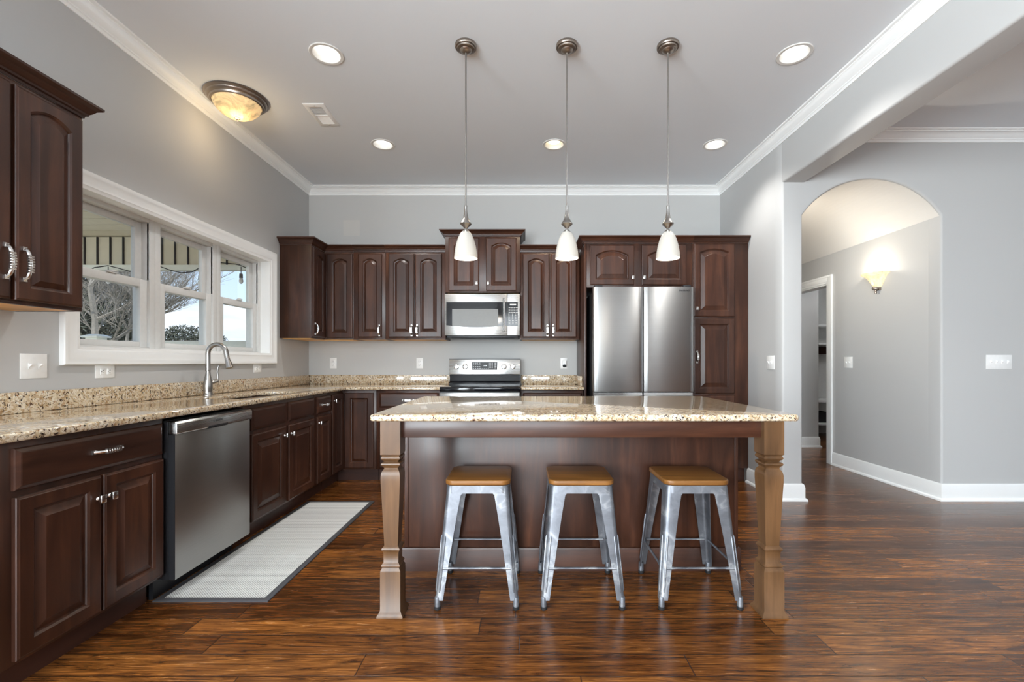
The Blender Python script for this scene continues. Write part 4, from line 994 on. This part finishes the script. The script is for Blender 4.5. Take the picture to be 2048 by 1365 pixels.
# pendants
def make_pendant(label):
    t = thing('pendant_lamp', label, 'pendant light', (0, 0, CZ), 0, 'pendants over the island')
    MB().lathe([(0, 0), (.064, 0), (.065, -.004), (.065, -.016), (.062, -.020), (.054, -.021), (.052, -.028), (.046, -.031), (.036, -.033), (.031, -.040), (.018, -.047), (.008, -.050), (0, -.050)], 36).build('canopy', M_BRONZE, t)
    MB().tube([(0, 0, -.04), (0, 0, -.98)], .0055, 12).lathe([(.0055, -.965), (.009, -.968), (.009, -.980), (.0055, -.983)], 14).build('rod', M_NICKEL, t)
    MB().lathe([(.006, -.975), (.009, -.978), (.0085, -.990), (.010, -1.01), (.015, -1.04), (.024, -1.062), (.033, -1.073), (.034, -1.079), (.028, -1.086), (.014, -1.098), (.009, -1.106), (.010, -1.112), (.016, -1.118), (.026, -1.128), (.031, -1.136), (.0, -1.136)], 28).build('socket_fitting', M_NICKEL, t)
    MB().lathe([(.026, -1.128), (.036, -1.140), (.049, -1.170), (.060, -1.210), (.067, -1.250), (.070, -1.285), (.0675, -1.285), (.0645, -1.250), (.0575, -1.210), (.0465, -1.171), (.034, -1.143), (.025, -1.131)], 40).build('lamp_shade', M_SHADE, t)
    MB().lathe([(.012, -1.14), (.014, -1.18), (.026, -1.225), (.031, -1.25), (.027, -1.272), (.014, -1.284), (0, -1.287)], 20).build('bulb', M_BULB, t)
    d = bpy.data.lights.new('lamp_light', 'POINT'); d.energy = 2.6; d.color = (1, .88, .72); d.shadow_soft_size = .04
    o = bpy.data.objects.new('lamp_light', d); COL.objects.link(o); o.parent = t; o.location = (0, 0, -1.31)
    return t
pn = make_pendant('slim pendant lamp with white bell shade, leftmost of the three'); pn.location = (-.344, 2.722, CZ)
for x, lb in ((.264, 'slim pendant lamp with white bell shade, middle of the three'), (.872, 'slim pendant lamp with white bell shade, rightmost of the three')):
    c = copy_tree(pn); c.location = (x, 2.722, CZ); c['label'] = lb
# sconce on hall wall
t = thing('wall_sconce', 'lit cream alabaster half-bowl sconce with pewter finial on the hall wall', 'wall lamp', (HX, 4.42, 1.90))
a0, a1 = PI / 2, 3 * PI / 2
MB().lathe([(.032, -.02), (.045, -.005), (.062, .02), (.082, .055), (.105, .085), (.140, .108), (.144, .118), (.138, .116), (.102, .092), (.078, .060), (.058, .024), (.040, -.001), (.030, -.012)], 30, T(-.002, 0, 0), a0, a1).build('glass_bowl', M_ALAB2, t)
MB().lathe([(0, -.018), (.030, -.018), (.032, -.024), (.030, -.036), (.018, -.044), (.008, -.048), (.007, -.060), (.011, -.068), (.009, -.078), (0, -.082)], 20, T(-.03, 0, 0)).box(-.02, 0, -.03, .03, -.05, .08).build('bracket', M_BRONZE, t)
MB().lathe([(0, 0), (.016, .02), (.02, .05), (.012, .075), (0, .08)], 14, T(-.05, 0, 0)).build('bulb', M_BULB, t)
d = bpy.data.lights.new('lamp_light', 'POINT'); d.energy = 3.2; d.color = (1, .91, .78); d.shadow_soft_size = .03
o = bpy.data.objects.new('lamp_light', d); COL.objects.link(o); o.parent = t; o.location = (-.11, 0, .15)
fill_sconce = copy_tree(t); fill_sconce.location = (2.321, 4.42, 1.90); fill_sconce.rotation_euler = (0, 0, PI);  # unseen twin sconce, added to brighten the hall
for ch in list(fill_sconce.children):
    if ch.type == 'LIGHT': ch.data = ch.data.copy(); ch.data.energy = 13
fill_sconce['label'] = 'added half-bowl sconce brightening the hall from its hidden left wall'
# boot-room fixture, added unseen to light the space behind the hall door
t = thing('flush_ceiling_lamp', 'added small round lamp on the boot room ceiling, out of direct sight behind the hall door', 'ceiling light', (4.6, 5.6, 2.55))
MB().lathe([(0, 0), (.12, 0), (.13, -.02), (.11, -.06), (0, -.08)], 32).build('glass_bowl', M_LED, t)
d = bpy.data.lights.new('lamp_light', 'POINT'); d.energy = 14; d.shadow_soft_size = .1
o = bpy.data.objects.new('lamp_light', d); COL.objects.link(o); o.parent = t; o.location = (0, 0, -.2)

# hall tree in the boot room
t = thing('hall_tree', 'pale built-in locker bench with shelves, glimpsed through the hall doorway', 'locker bench', (4.1, 6.95, 0))
MB().box(0, 1.4, .40, .42, 0, 2.4).box(0, .02, 0, .40, 0, 2.4).box(1.38, 1.4, 0, .4, 0, 2.4).build('back_panel', M_PVC, t)
for z, th_ in ((1.70, .035), (1.42, .025), (.53, .04), (.18, .03)):
    MB().box(.021, 1.379, 0, .399, z, z + th_).build('shelf', M_WHITE, t, bevel=.002)
MB().box(.021, 1.379, .37, .399, 1.28, 1.40).build('hook_rail', M_TOE, t)
t = thing('storage_basket', 'dark basket on the bottom shelf of the pale locker bench', 'basket', (4.62, 7.15, .2105))
MB().rings([[(x, y, z) for x, y in rrect(-a, a, -b, b, .03, 4)] for a, b, z in ((.13, .10, 0), (.15, .12, .16), (.145, .115, .16), (.125, .095, .01))]).build('body', M_DARK, t)
